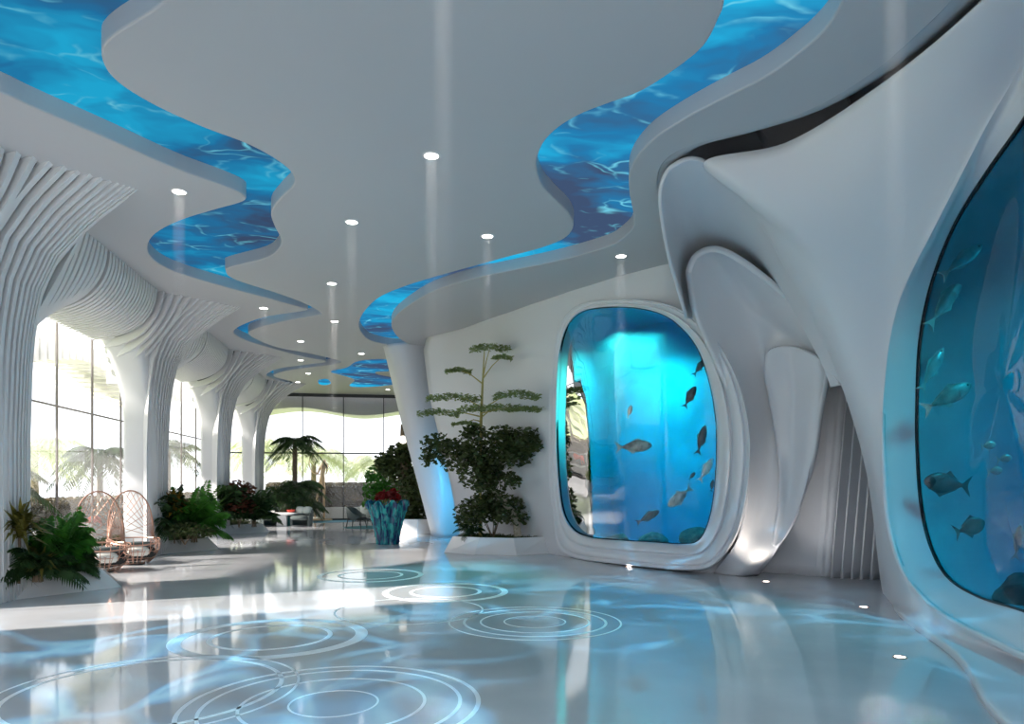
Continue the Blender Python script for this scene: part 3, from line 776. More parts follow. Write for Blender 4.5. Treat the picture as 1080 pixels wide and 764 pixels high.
# added spots with no fixture, below the ceiling, that throw rippling blue light on the floor
def ripple(loc, energy, aim, seed, size=95):
    o = lamp('ripple_spot', 'SPOT', loc, energy, (1, 1, 1), (Vector(aim) - Vector(loc)).to_track_quat('-Z', 'Y').to_euler(), spot_size=radians(size), spot_blend=.6, shadow_soft_size=.0)
    ld = o.data; ld.use_nodes = True; nt = ld.node_tree; em = nt.nodes['Emission']
    def nn(t, **k):
        x = nt.nodes.new(t)
        for a, b_ in k.items(): setattr(x, a, b_)
        return x
    tc = nn('ShaderNodeTexCoord'); sp = nn('ShaderNodeSeparateXYZ'); nt.links.new(tc.outputs['Normal'], sp.inputs[0])
    dx = nn('ShaderNodeMath', operation='DIVIDE'); dy = nn('ShaderNodeMath', operation='DIVIDE')
    nt.links.new(sp.outputs[0], dx.inputs[0]); nt.links.new(sp.outputs[2], dx.inputs[1]); nt.links.new(sp.outputs[1], dy.inputs[0]); nt.links.new(sp.outputs[2], dy.inputs[1])
    cb = nn('ShaderNodeCombineXYZ'); nt.links.new(dx.outputs[0], cb.inputs[0]); nt.links.new(dy.outputs[0], cb.inputs[1]); cb.inputs[2].default_value = seed
    nz = nn('ShaderNodeTexNoise'); nz.inputs['Scale'].default_value = 1.9; nz.inputs['Detail'].default_value = 2; nt.links.new(cb.outputs[0], nz.inputs['Vector'])
    ma = nn('ShaderNodeVectorMath', operation='MULTIPLY_ADD'); ma.inputs[1].default_value = (.7, .7, .7); nt.links.new(nz.outputs['Color'], ma.inputs[0]); nt.links.new(cb.outputs[0], ma.inputs[2])
    vo = nn('ShaderNodeTexVoronoi', feature='DISTANCE_TO_EDGE'); vo.inputs['Scale'].default_value = 3.6; nt.links.new(ma.outputs[0], vo.inputs['Vector'])
    cr = nn('ShaderNodeValToRGB'); e = cr.color_ramp.elements; e[0].position = 0; e[0].color = (.25, .75, 1, 1); e[1].position = .11; e[1].color = (0, .006, .014, 1)
    e2 = e.new(.05); e2.color = (.03, .35, .7, 1)
    nt.links.new(vo.outputs[0], cr.inputs[0])
    n3 = nn('ShaderNodeTexNoise'); n3.inputs['Scale'].default_value = 2.6; nt.links.new(cb.outputs[0], n3.inputs['Vector'])
    mr = nn('ShaderNodeMapRange'); mr.inputs[1].default_value = .44; mr.inputs[2].default_value = .62; nt.links.new(n3.outputs[0], mr.inputs[0])
    vm = nn('ShaderNodeVectorMath', operation='SCALE'); nt.links.new(cr.outputs[0], vm.inputs[0]); nt.links.new(mr.outputs[0], vm.inputs['Scale'])
    nt.links.new(vm.outputs[0], em.inputs[0])
ripple((-2.4, 8.2, 5.7), 1900, (-2.2, 7.0, 0), 1.3)
ripple((2.6, 8.0, 5.7), 1900, (2.6, 7.5, 0), 5.1)
ripple((2.2, 11.0, 5.7), 1600, (2.4, 12.0, 0), 9.7)

# ================================================================== PLANTS
def frond(b, base, dirn, length, rise, droop, nl, ll, lw, fold=.35, tip=.25):
    """a feather frond: leaflets in pairs along an arching midrib"""
    base = Vector(base); h = Vector((dirn[0], dirn[1], 0)).normalized(); side = Vector((-h.y, h.x, 0))
    def at(s): return base + h * (length * s) + Vector((0, 0, rise * s - droop * s * s))
    for i in range(nl):
        s = .12 + .88 * i / (nl - 1); p = at(s); tg = (at(min(s + .03, 1)) - at(s - .03)).normalized()
        l = ll * (sin(pi * min(max(s * .85 + .1, 0), 1)) * .8 + .25)
        for sg in (-1, 1):
            d = (side * sg + tg * .65 + Vector((0, 0, -fold + random.uniform(-.18, .18)))).normalized()
            wv = tg * lw * .5; mid = p + d * l * .45; e = p + d * l + Vector((0, 0, -tip * l))
            b.add([p - wv * .5, mid - wv, e, mid + wv], [(0, 1, 2, 3)])
    b.tube([at(s / 6) for s in range(7)], [.012 * (1 - .12 * k) for k in range(7)], 4, False)
def fan_leaf(b, base, dirn, stalk, r, n=11, up=.9):
    base = Vector(base); h = Vector(dirn).normalized(); c = base + h * stalk
    b.tube([base, lerp(base, c, .5) + Vector((0, 0, .05)), c], .008, 4, False)
    side = h.cross(Vector((0, 0, 1))).normalized(); nor = side.cross(h)
    for i in range(n):
        a = radians(-115 + 230 * i / (n - 1)); d = (h * cos(a) + side * sin(a)).normalized()
        l = r * (.75 + .25 * cos(a * .7)); wv = d.cross(nor).normalized() * l * .075
        e = c + d * l + Vector((0, 0, -.22 * l)); mid = c + d * l * .55
        b.add([c, mid - wv, e, mid + wv], [(0, 1, 2, 3)])
def blade(b, base, d, l, wdt, droop):
    base = Vector(base); d = Vector(d).normalized(); s = d.cross(Vector((0, 0, 1)))
    s = s.normalized() * wdt / 2 if s.length > 1e-4 else Vector((wdt/2, 0, 0))
    m_ = base + d * l * .55; e = base + d * l + Vector((0, 0, -droop * l))
    b.add([base - s * .6, base + s * .6, m_ + s, m_ - s], [(0, 1, 2, 3)]); b.add([m_ - s, m_ + s, e], [(0, 1, 2)])
def rdir(zlo, zhi):
    a = random.uniform(0, 2 * pi); z = random.uniform(zlo, zhi); r = math.sqrt(max(0, 1 - z * z)); return Vector((r * cos(a), r * sin(a), z))
def leaf(b, c, size, asp=.5, d=None):
    d = d or rdir(-.6, .6); t = d.orthogonal().normalized(); t.rotate(Matrix.Rotation(random.uniform(0, 6.28), 3, d)); s = t * size * asp * .5
    b.add([c - d * size * .5, c + s, c + d * size * .5, c - s], [(0, 1, 2, 3)])
def palm_bush(name, label, loc, m, n=16, length=.9, rise=.9, droop=.9, nl=16, ll=.28, lw=.035, h0=.25, cat='plant', sm='trunk', rz=0):
    t = thing(name, label, cat, loc, rz)
    b = MB(); st = MB()
    for i in range(n):
        a = 2 * pi * i / n * 2.4 + random.uniform(-.2, .2); k = random.uniform(.7, 1.1); up = random.uniform(.5, 1.25)
        h = h0 * random.uniform(.7, 1.4)
        frond(b, (random.uniform(-.05, .05), random.uniform(-.05, .05), h), (cos(a), sin(a)), length * k * (1.25 - .45 * up), rise * up, droop * k * random.uniform(.6, 1.1), nl, ll * k, lw)
    for i in range(4):
        a = i * 1.6; st.tube([(.06 * cos(a), .06 * sin(a), -.02), (.04 * cos(a), .04 * sin(a), h0)], .02, 6)
    b.build('fronds', m, t); st.build('stems', M[sm], t); return t
def spiky(name, label, loc, m, n=60, l=.55, h=.5, cat='plant', wdt=.035):
    t = thing(name, label, cat, loc); b = MB(); st = MB()
    for i in range(n):
        blade(b, (random.uniform(-.03, .03), random.uniform(-.03, .03), h * random.uniform(.75, 1.05)), rdir(-.1, .95), l * random.uniform(.7, 1.1), wdt, random.uniform(.05, .4))
    st.tube([(0, 0, -.02), (.01, 0, h * .5), (0, 0, h)], .02, 6)
    b.build('leaves', m, t); st.build('stem', M['trunk'], t); return t
def leaf_bush(name, label, loc, m, rx, ry, rz, n, size, cat='shrub', asp=.5, twigs=6):
    t = thing(name, label, cat, loc); b = MB(); st = MB()
    for i in range(n):
        d = rdir(-.5, 1); k = random.random() ** .4
        leaf(b, Vector((d.x * rx * k, d.y * ry * k, rz * .55 + d.z * rz * .5 * k)), size * random.uniform(.7, 1.3), asp)
    for i in range(twigs):
        d = rdir(.3, .9); st.tube([(0, 0, -.02), Vector((d.x * rx * .3, d.y * ry * .3, rz * .4)), Vector((d.x * rx * .8, d.y * ry * .8, rz * .8))], [.015, .01, .004], 5)
    b.build('leaves', m, t); st.build('twigs', M['trunk'], t); return t
def grass(label, poly, z, n, m, hmin=.08, hmax=.22, name='ground_cover'):
    b = MB(); xs = [p[0] for p in poly]; ys = [p[1] for p in poly]
    def inside(x, y):
        c = False; k = len(poly)
        for i in range(k):
            (x1, y1), (x2, y2) = poly[i], poly[(i+1) % k]
            if (y1 > y) != (y2 > y) and x < (x2 - x1) * (y - y1) / (y2 - y1) + x1: c = not c
        return c
    while n:
        x, y = random.uniform(min(xs), max(xs)), random.uniform(min(ys), max(ys))
        if inside(x, y):
            for _ in range(3): blade(b, (x, y, z), rdir(.2, .95), random.uniform(hmin, hmax), .018, .5)
            n -= 1
    return tag(b.build(name, m), label, 'ground cover', kind='stuff')

def planter(label, poly, h, slope, group='white stone planters along the columns', name='planter'):
    """low stone planter with sloping sides, filled with soil"""
    n = len(poly); c = Vector((sum(p[0] for p in poly) / n, sum(p[1] for p in poly) / n))
    t = thing(name, label, 'planter', (0, 0, 0), 0, group)
    def shrink(k): 
        out = []
        for p in poly:
            d = Vector(p) - c; out.append(tuple(c + d * (1 - k / d.length)))
        return out
    top, inn = shrink(slope), shrink(slope + .07)
    v = [(*p, 0) for p in poly] + [(*p, h) for p in top] + [(*p, h) for p in inn] + [(*p, h - .12) for p in inn]
    f = [(k*n+i, k*n+(i+1) % n, (k+1)*n+(i+1) % n, (k+1)*n+i) for k in range(3) for i in range(n)] + [tuple(reversed(range(n)))]
    bevel(obj('shell', v, f, M['planter'], t), .012)
    b = MB(); b.prism(shrink(slope + .06), h - .14, h - .05); b.build('soil', M['soil'], t)
    return shrink(slope + .1)
PP = [(-7.0,-2.3),(-6.55,-2.0),(-6.05,-1.45),(-5.5,-.85),(-4.95,-.25),(-4.5,.2),(-4.38,.4),(-4.45,.65),(-4.8,1.1),(-5.6,1.9),(-6.3,2.3),(-7.0,2.4)]
plab = ['white stone planter around the nearest column', 'white stone planter around the second column', 'white stone planter around the third column', 'white stone planter around the farthest column']
glab = ['low dark grass filling the nearest planter', 'low dark grass filling the second planter', 'low dark grass filling the third planter', 'low dark grass filling the farthest planter']
for i, yc in enumerate(YC):
    poly = [(x + (0.0 if i < 2 else .15), y + yc) for x, y in PP if y + yc < GY - .1]
    inner = planter(plab[i], poly, .30, .28)
    grass(glab[i], inner, .25, [2200, 1500, 800, 300][i], M['leaf_dark'], .20, .42)
def on(px, d, z=.25):      # a spot on the soil seen at column px, distance d
    v = P(px, 510, d); return (v.x, v.y, z)
spiky('dracaena', 'spiky bronze dracaena at the left end of the nearest planter', on(20, 10.55), M['leaf_olive'], 190, .52, .85, wdt=.05)
spiky('dracaena', 'short olive spiky plant between the bronze dracaena and the bright palm', on(42, 10.7), M['leaf_olive'], 90, .45, .25, wdt=.045)
palm_bush('palm_bush', 'bright green palm bush in the nearest planter', on(62, 11.2), M['leaf_bright'], 60, .50, 1.12, .75, 18, .30, .055, .15)
palm_bush('palm_bush', 'low dark fern at the foot of the bright palm bush', on(40, 10.75), M['leaf_palm'], 44, .62, .7, .6, 16, .24, .05, .08)
palm_bush('palm_bush', 'low dark fern at the tip of the nearest planter', on(80, 11.45), M['leaf_palm'], 40, .32, .55, .45, 14, .2, .045, .06)
palm_bush('palm_bush', 'dark arching palm bush at the left of the second planter', on(163, 17.4), M['leaf_palm'], 52, .85, 1.45, .9, 18, .36, .07, .2)
spiky('croton', 'golden orange croton in the middle of the second planter', on(184, 17.6), M['leaf_gold'], 200, .5, 1.0, wdt=.08)
palm_bush('palm_bush', 'bright green palm bush at the right of the second planter', on(205, 17.9), M['leaf_bright'], 54, .78, 1.35, .85, 18, .36, .07, .2)
leaf_bush('shrub', 'small dark shrub low in the second planter', on(195, 17.2), M['leaf_dark'], .7, .4, .5, 600, .1)
palm_bush('palm_bush', 'dark palm bush at the left of the third planter', on(232, 23.6), M['leaf_palm'], 50, 1.1, 1.6, 1.1, 16, .4, .09, .2)
leaf_bush('croton', 'reddish croton bush in the third planter', on(252, 23.8), M['leaf_red'], .65, .5, 1.5, 900, .16)
palm_bush('palm_bush', 'deep green palm bush at the right of the third planter', on(268, 24.2), M['leaf_palm'], 48, .9, 1.45, .9, 16, .36, .09, .2)
leaf_bush('shrub', 'broad green shrub in front of the farthest column', on(296, 29.5, .2), M['leaf_palm'], .9, .7, 1.4, 1100, .17)
leaf_bush('shrub', 'bushy shrub right of the broad green one', on(312, 30.5, .2), M['leaf_dark'], .7, .6, 1.1, 800, .15)

def palm_tree(name, label, loc, m, hgt, nf, length, nl=26, ll=.5, lw=.05, group=None, lean=0.0, tr=.11):
    t = thing(name, label, 'palm tree', loc, random.uniform(0, 6), group)
    b = MB(); st = MB()
    st.tube([(0, 0, -.05), (lean * .3, 0, hgt * .5), (lean, 0, hgt)], [tr * 1.3, tr, tr * .9], 10)
    for i in range(nf):
        a = 2.4 * i; up = random.uniform(-.1, 1.0); k = random.uniform(.85, 1.1)
        frond(b, (lean, 0, hgt), (cos(a), sin(a)), length * k * (1 - .25 * up), length * .75 * up, length * random.uniform(.55, .85), nl, ll, lw)
    b.build('fronds', m, t); st.build('trunk', M['trunk'], t); return t
palm_tree('palm_tree', 'tall indoor palm right of the farthest column', on(311, 31.0, 0), M['leaf_palm'], 3.5, 20, 1.45, 26, .45, .06)
palm_tree('palm_tree', 'shorter indoor palm below the tall one', on(313, 30.3, 0), M['leaf_palm'], 1.6, 18, 1.5, 24, .45, .06)
palm_tree('palm_tree', 'small palm behind the golden sculpture', on(326, 32.4, 0), M['leaf_palm'], .8, 16, .85, 22, .4, .06)

# tree planter in front of the rear aquarium wall
rp = [F(468,583), F(500,585.5), F(545,586.5), F(585,584)]
rp = [(v.x, v.y) for v in rp]; wv = Vector((CA * .35 + SA, -SA * .35 + CA)) 
bk = [(rp[3][0] + .12, rp[3][1] + .25), (rp[3][0] - .35, rp[3][1] + .7), (rp[0][0] + 1.2, rp[0][1] + 1.5), (rp[0][0] + .35, rp[0][1] + 1.1)]
inner = planter('white stone planter holding the potted trees by the rear aquarium', rp + bk, .40, .22, 'stone planters on the right side')
grass('low dark grass filling the tree planter', inner, .34, 500, M['leaf_dark'], .06, .18)
tq = P(512, 510, 17.85)
def to_local(px, py, d): 
    v = P(px, py, d); return v
t = thing('ficus_tree', 'dark leafy ficus with a pale curving trunk in the tree planter', 'tree', (tq.x, tq.y, .33))
inv = Vector((tq.x, tq.y, .33))
st = MB()
pth = [P(546,566,17.85), P(545,553,17.85), P(540,540,17.85), P(530,528,17.85), P(515,510,17.9), P(500,490,17.9)]
st.tube([p - inv for p in pth], [.10, .095, .09, .08, .06, .04], 10)
for a, c in (((515,510,17.9),(535,480,17.85)), ((500,490,17.9),(470,480,17.85)), ((515,510,17.9),(550,470,17.9)), ((500,490,17.9),(490,470,17.85)), ((470,480,17.85),(452,470,17.85))):
    st.tube([P(*a) - inv, lerp(P(*a), P(*c), .5) - inv + Vector((0, 0, .08)), P(*c) - inv], [.04, .025, .012], 6)
st.build('trunk', M['palebark'], t)
b = MB()
clus = [(460,470,.42,.32),(478,480,.5,.42),(500,475,.55,.5),(520,485,.55,.5),(540,470,.5,.38),(556,464,.40,.32),(548,472,.45,.32),(562,470,.25,.2),(545,480,.45,.3),(530,460,.4,.3),(505,500,.55,.45),(518,508,.45,.42),(500,455,.35,.2),(450,484,.22,.2),(540,507,.25,.2),(510,530,.4,.3)]
for px, py, rx, rz in clus:
    c = P(px, py, 17.85 - max(0, px - 515) * .020 + random.uniform(-.25, .25)) - inv
    for _ in range(int(900 * rx * rz * 2.4)):
        d = rdir(-1, 1); k = random.random() ** .45
        leaf(b, c + Vector((d.x * rx * k, d.y * rx * .8 * k, d.z * rz * k)), random.uniform(.08, .17), .6)
b.build('leaves', M['leaf_dark'], t)
t = thing('feather_tree', 'tall slender tree with tiers of fine light green foliage above the ficus', 'tree', (tq.x - .1, tq.y + .2, .33))
inv = Vector((tq.x - .1, tq.y + .2, .33))
st = MB(); D = 17.85
st.tube([Vector((0, 0, -.02)), P(506,500,D) - inv, P(507,450,D) - inv, P(509,405,D) - inv, P(511,368,D) - inv], [.05, .045, .04, .025, .01], 8)
b = MB()
tiers = [((509,400),(517,366),20,6),((509,405),(483,390),14,5),((508,430),(478,418),28,7),((508,432),(545,415),22,7),((508,440),(462,434),22,7),((508,440),(527,430),42,5),((508,445),(491,446),14,4),((509,400),(530,376),10,4),((508,436),(553,431),16,4)]
for a, c, half, thick in tiers:
    pa, pc = P(*a, D) - inv, P(*c, D - max(0, c[0] - 500) * .030 + random.uniform(-.3, .3)) - inv
    st.tube([pa, lerp(pa, pc, .5) + Vector((0, 0, .06)), pc], [.02, .012, .006], 5)
    wm = half / FPX * D; hm_ = thick / FPX * D
    for _ in range(int(26 * half)):
        x = random.uniform(-1, 1); y = random.uniform(-.7, .7)
        p = pc + Vector((x * wm, y * wm, -abs(x) * hm_ * .5 + random.uniform(-.35, .35) * hm_))
        leaf(b, p, random.uniform(.05, .12), .35, Vector((random.uniform(-1, 1), random.uniform(-1, 1), random.uniform(-.4, .1))).normalized())
st.build('trunk', M['bamboo'], t); b.build('leaves', M['leaf_feather'], t)
bb = P(520, 510, 17.9)
leaf_bush('shrub', 'dense dark shrub at the foot of the potted trees', (bb.x, bb.y, .33), M['leaf_dark'], 1.0, .5, 1.1, 1600, .13)
bb = P(495, 510, 17.85)
palm_bush('palm_bush', 'small green fern at the left of the tree planter', (bb.x, bb.y, .33), M['leaf_palm'], 18, .5, .8, .6, 14, .2, .03, .1)

# planter and trees beyond the leaning fin
q = [F(418,563.5), F(440,564), F(462,563.5)]
pl = [(v.x, v.y) for v in q]; inner = planter('grey stone planter beyond the leaning fin', pl + [(pl[2][0] + .3, pl[2][1] + 2.0), (pl[0][0] + .3, pl[0][1] + 2.2)], .50, .06, 'stone planters on the right side')
tq = P(432, 510, 25.3)
t = thing('ficus_tree', 'dark broad tree with a thick trunk beyond the leaning fin', 'tree', (tq.x, tq.y, .42)); inv = Vector((tq.x, tq.y, .42))
st = MB(); st.tube([Vector((0, 0, -.02)), P(428,520,25.3) - inv, P(427,495,25.3) - inv, P(426,462,25.3) - inv, P(425,448,25.3) - inv], [.30, .26, .22, .14, .08], 10); st.build('trunk', M['trunk'], t)
b = MB()
for px, py, rx, rz in ((412,490,.55,.5),(425,500,.6,.5),(432,480,.55,.5),(437,515,.6,.7),(440,535,.7,.6),(420,478,.4,.35),(405,487,.35,.3),(428,470,.3,.25),(430,545,.5,.4)):
    c = P(px, py, 25.0 + random.uniform(-.4, .4)) - inv
    for _ in range(int(700 * rx * rz * 2.4)):
        d = rdir(-1, 1); k = random.random() ** .45
        leaf(b, c + Vector((d.x * rx * k, d.y * rx * k, d.z * rz * k)), random.uniform(.12, .22), .6)
b.build('leaves', M['leaf_dark'], t)
bb = P(402, 510, 26.0)
t = leaf_bush('shrub', 'light green shrub left of the thick trunk', (bb.x, bb.y, 0), M['leaf_bright'], .7, .6, 2.4, 900, .2)
# glowing globe lamp in the far tree
g = P(425, 464, 24.6); b = MB(); b.ell((0, 0, 0), (.14, .14, .14)); t = thing('pendant_lamp', 'small glowing globe hanging beside the far tree', 'pendant lamp', tuple(g))
b.build('globe', mat('globe_glass', (1, .95, .85), .4, emit=(1, .9, .75), estr=2.5), t, True)
b = MB(); b.tube([(0, 0, .13), (0, 0, CEIL - g.z)], .008, 6); b.build('cord', M['dark'], t)

# ================================================================== FURNITURE
# turquoise coral vase
c = F(409, 574)
t = thing('coral_vase', 'turquoise and blue coral glass vase flaring at the top', 'vase', (c.x, c.y, 0))
m = mat('coral_glass', (0.02, 0.3, 0.35), 0.12, spec=.7)
noisy(m, (0.004, 0.03, 0.14), (0.02, 0.42, 0.42), 7, 5, .42, .62, stretch=(2.2, 2.2, .25)); M['coral'] = m
b = MB()
def wob(a, z): return .94 + (.12 + .12 * z) * abs(sin(a * 4.5)) ** .6 + .025 * sin(a * 17 + z * 9) + .03 * sin(z * 30 + a * 4) + .02 * sin(a * 41 + 3 * z) * sin(z * 47 + a * 7)
prof = [(.30,0)] + [(.30 + .006 * k + .0006 * k * k, .078 * k) for k in range(1, 16)]
b.lathe(prof + [(prof[-1][0] - .07, 1.18), (.30, .95), (.28, .5)], 132, (0, 0, 0), wob)
b.v = [(x_, y_, z_ + .07 * max(0, z_ - .8) / .4 * sin(math.atan2(y_, x_) * 9 + 1) + .03 * max(0, z_ - .9) * sin(math.atan2(y_, x_) * 23)) for x_, y_, z_ in b.v]
autosmooth(b.build('bowl', m, t), 60)
fl_ = thing('red_flowers', 'dark red flowers rising from the coral vase', 'flowers', (c.x + .05, c.y, .5)); b = MB(); st = MB()
for k in range(46):
    d = rdir(.2, 1); p = Vector((d.x * .38, d.y * .38, .72 + .30 * d.z * random.uniform(.4, 1)))
    for _ in range(9): leaf(b, p + rdir(-1, 1) * .05, .13, .7)
    if k % 3 == 0: st.tube([(0, 0, 0), (p.x * .5, p.y * .5, p.z * .6), p], .008, 5)
b.build('petals', M['petal'], fl_); st.build('stems', M['bamboo'], fl_)

# loop chairs of copper wire
def loop_chair(label, loc, rz):
    t = thing('loop_chair', label, 'chair', loc, rz, 'copper wire loop chairs')
    hp = MB(); pts = []
    for i in range(33):                                        # tall back hoop
        a = pi * i / 32; pts.append((.44 * cos(a) * (1 + .06 * sin(a)), .30 + .10 * sin(a), .48 + 1.06 * sin(a) ** .8))
    hp.tube(pts, .016, 8); hp.build('hoop', M['copper'], t)
    rim = MB(); rp_ = [(.50 * cos(2*pi*i/40), .02 + .52 * sin(2*pi*i/40), .52 - .08 * sin(2*pi*i/40 + pi) * 0 - .10 * max(0, -sin(2*pi*i/40))) for i in range(41)]
    rim.tube(rp_, .014, 8, False); rim.build('rim', M['copper'], t)
    wr = MB()
    for sx in (-1, 1):
        hub = Vector((sx * .44, .22, .54))
        for i in range(1, 12):
            a = pi * i / 12.0; wr.tube([hub, Vector((.44 * cos(a), .30 + .10 * sin(a), .48 + 1.06 * sin(a) ** .8))] if (cos(a) * sx < .25) else [hub, Vector((.44 * cos(a), .30 + .1 * sin(a), .48 + 1.06 * sin(a) ** .8))], .006, 5)
        for i in range(11):                                     # wires falling round the bowl
            a = -pi / 2 - sx * (-1) * 0 + (i / 10 - .5) * 2.6
            e = Vector((.30 * cos(a) * .9, .02 + .36 * sin(a), .05)); mid = Vector((.50 * cos(a), .02 + .5 * sin(a), .30))
            if e.x * sx < -.05: continue
            wr.tube([hub, lerp(hub, mid, .6) + Vector((sx * .05, -.02, .02)), mid, e], .007, 5)
    for k, (rr_, zz) in enumerate(((.30, .03), (.41, .14), (.48, .28))):
        wr.tube([(rr_ * cos(2*pi*i/32), .02 + rr_ * sin(2*pi*i/32), zz) for i in range(33)], .007, 5, False)
    for i in range(18):
        a = 2 * pi * i / 18; wr.tube([(.3 * cos(a), .02 + .3 * sin(a), .03), (.41 * cos(a), .02 + .41 * sin(a), .14), (.48 * cos(a), .02 + .48 * sin(a), .28), (.50 * cos(a), .02 + .52 * sin(a), .50)], .007, 5)
    wr.build('wire_basket', M['copper'], t)
    fo = MB(); fo.lathe([(.20, 0), (.22, .0), (.22, .025), (.20, .03)], 28, (0, .02, 0)); fo.build('base', M['dark'], t)
    cu = MB(); cu.ell((0, 0, .24), (.42, .42, .17), 24, 12, None, .8); cu.build('seat_cushion', M['black_fabric'], t, True)
    pc = MB(); pc.ell((0, -.18, .40), (.36, .22, .07), 20, 10, Matrix.Rotation(-.25, 3, 'X'), .8); pc.build('seat_pad', M['grey_fabric'], t, True)
    pw = MB(); pw.ell((.02, -.34, .27), (.22, .10, .13), 16, 10, Matrix.Rotation(.5, 3, 'X'), .75); pw.build('pillow', M['white_fabric'], t, True)
    return t
a1 = F(107, 603); a2 = F(141, 595)
loop_chair('copper wire loop chair nearest the bright palm bush', (a1.x, a1.y, 0), radians(28))
loop_chair('copper wire loop chair in front of the second column', (a2.x, a2.y, 0), radians(28))

def tub_chair(label, loc, rz):
    t = thing('tub_chair', label, 'armchair', loc, rz, 'grey tub armchairs in the lounge')
    n = 26; v = []; f = []
    for i in range(n):
        a = radians(-25 + 230 * i / (n - 1)); hb = .44 + .30 * sstep((sin(a) + .3) / 1.2)
        for r, z in ((.40, .0), (.43, .10), (.45, hb - .04), (.43, hb), (.38, hb), (.35, hb - .04), (.34, .2), (.34, .0)):
            v.append((r * cos(a), r * sin(a), z))
    k = 8
    for i in range(n - 1):
        for j in range(k): f.append((i*k+j, i*k+(j+1) % k, (i+1)*k+(j+1) % k, (i+1)*k+j))
    f += [tuple(range(k)), tuple(reversed(range((n-1)*k, n*k)))]
    fixn(autosmooth(obj('shell', v, f, M['grey_fabric'], t), 50))
    b = MB(); b.ell((0, -.04, .34), (.35, .38, .10), 20, 10, None, .6); b.build('seat_cushion', M['grey_fabric'], t, True)
    b = MB(); b.ell((-.14, .20, .62), (.19, .10, .16), 14, 9, Matrix.Rotation(-.2, 3, 'X'), .7); b.build('back_cushion', M['pale_fabric'], t, True); b = MB(); b.ell((.16, .20, .62), (.19, .10, .16), 14, 9, Matrix.Rotation(-.2, 3, 'X'), .7); b.build('back_cushion', M['pale_fabric'], t, True)
    b = MB(); b.lathe([(.34, 0), (.36, .01), (.36, .05)], 24, (0, -.02, 0)); b.build('base', M['dark'], t)
    return t
p = F(281, 555.5); tub_chair('grey tub chair beside the third planter', (p.x, p.y, 0), radians(60))
p = F(318, 555.3); tub_chair('grey tub chair with pale cushion right of the white table', (p.x, p.y, 0), radians(-20))
p = F(301, 551.0); tub_chair('grey tub chair behind the white table', (p.x, p.y, 0), radians(10))
def leg_chair(label, loc, rz):
    t = thing('lounge_chair', label, 'chair', loc, rz, 'grey lounge chairs on the teal rug')
    n = 20; v = []; f = []
    for i in range(n):
        a = radians(-40 + 260 * i / (n - 1)); hb = .50 + .28 * sstep((sin(a) + .5) / 1.3); lo = .30
        for r, z in ((.33, lo), (.40, hb), (.36, hb + .01), (.29, lo + .03)): v.append((r * cos(a), r * sin(a), z))
    for i in range(n - 1):
        for j in range(4): f.append((i*4+j, i*4+(j+1) % 4, (i+1)*4+(j+1) % 4, (i+1)*4+j))
    f += [(0,1,2,3), (4*n-1, 4*n-2, 4*n-3, 4*n-4)]
    fixn(autosmooth(obj('backrest', v, f, M['grey_fabric'], t), 50))
    b = MB(); b.ell((0, -.03, .36), (.33, .34, .07), 20, 8, None, .6); b.build('seat', M['black_fabric'], t, True)
    for sx in (-1, 1):
        for sy in (-1, 1):
            b = MB(); b.tube([(.24 * sx, .24 * sy, .32), (.29 * sx, .30 * sy, 0)], [.025, .016], 8); b.build('leg', M['dark'], t)
    return t
p = F(376, 557.5); leg_chair('grey lounge chair on four legs left of the coral vase', (p.x, p.y, .008), radians(70))
p = F(390, 554.0); leg_chair('grey lounge chair partly behind the coral vase', (p.x, p.y, .008), radians(150))
p = F(390, 556.5); b = MB(); b.lathe([(1.0, 0), (1.0, .006), (.97, .008)], 40); o = b.build('round_rug', M['teal']); o.location = (p.x, p.y, 0); tag(o, 'round teal rug under the lounge chairs', 'rug')
p = F(343, 550.0); b = MB(); b.lathe([(1.3, 0), (1.3, .006), (1.27, .008)], 40); o = b.build('round_rug', M['bluemat']); o.location = (p.x, p.y, 0); tag(o, 'round blue rug at the foot of the golden sculpture', 'rug')
# white table with red vase
p = F(297.5, 555.2); t = thing('lounge_table', 'white table with a thick pedestal between the tub chairs', 'table', (p.x, p.y, 0))
b = MB(); b.box((-.19, -.16, 0), (.19, .16, .44)); bevel(b.build('pedestal', M['white'], t), .02)
b = MB(); b.ell((0, 0, .49), (.62, .42, .055), 28, 10, None, .6); b.build('table_top', M['white'], t, True)
b = MB(); b.ell((0, 0, .06), (.16, .1, .06), 14, 8); o = b.build('bowl', M['red'], None, True)
b = MB(); b.lathe([(.05,0),(.13,.02),(.17,.10),(.15,.10),(.1,.03)], 24); bpy.data.objects.remove(o)
o = autosmooth(b.build('red_bowl', M['red']), 50); o.location = (p.x + .34, p.y, .545); tag(o, 'red bowl at the right end of the white table', 'bowl')
p = F(306, 554.6); b = MB(); b.box((-.16, -.16, 0), (.16, .16, .34)); b.box((-.18, -.18, .34), (.18, .18, .37)); o = bevel(b.build('side_stool', M['teal']), .01); o.location = (p.x, p.y, 0); tag(o, 'dark teal stool between table and tub chair', 'stool')

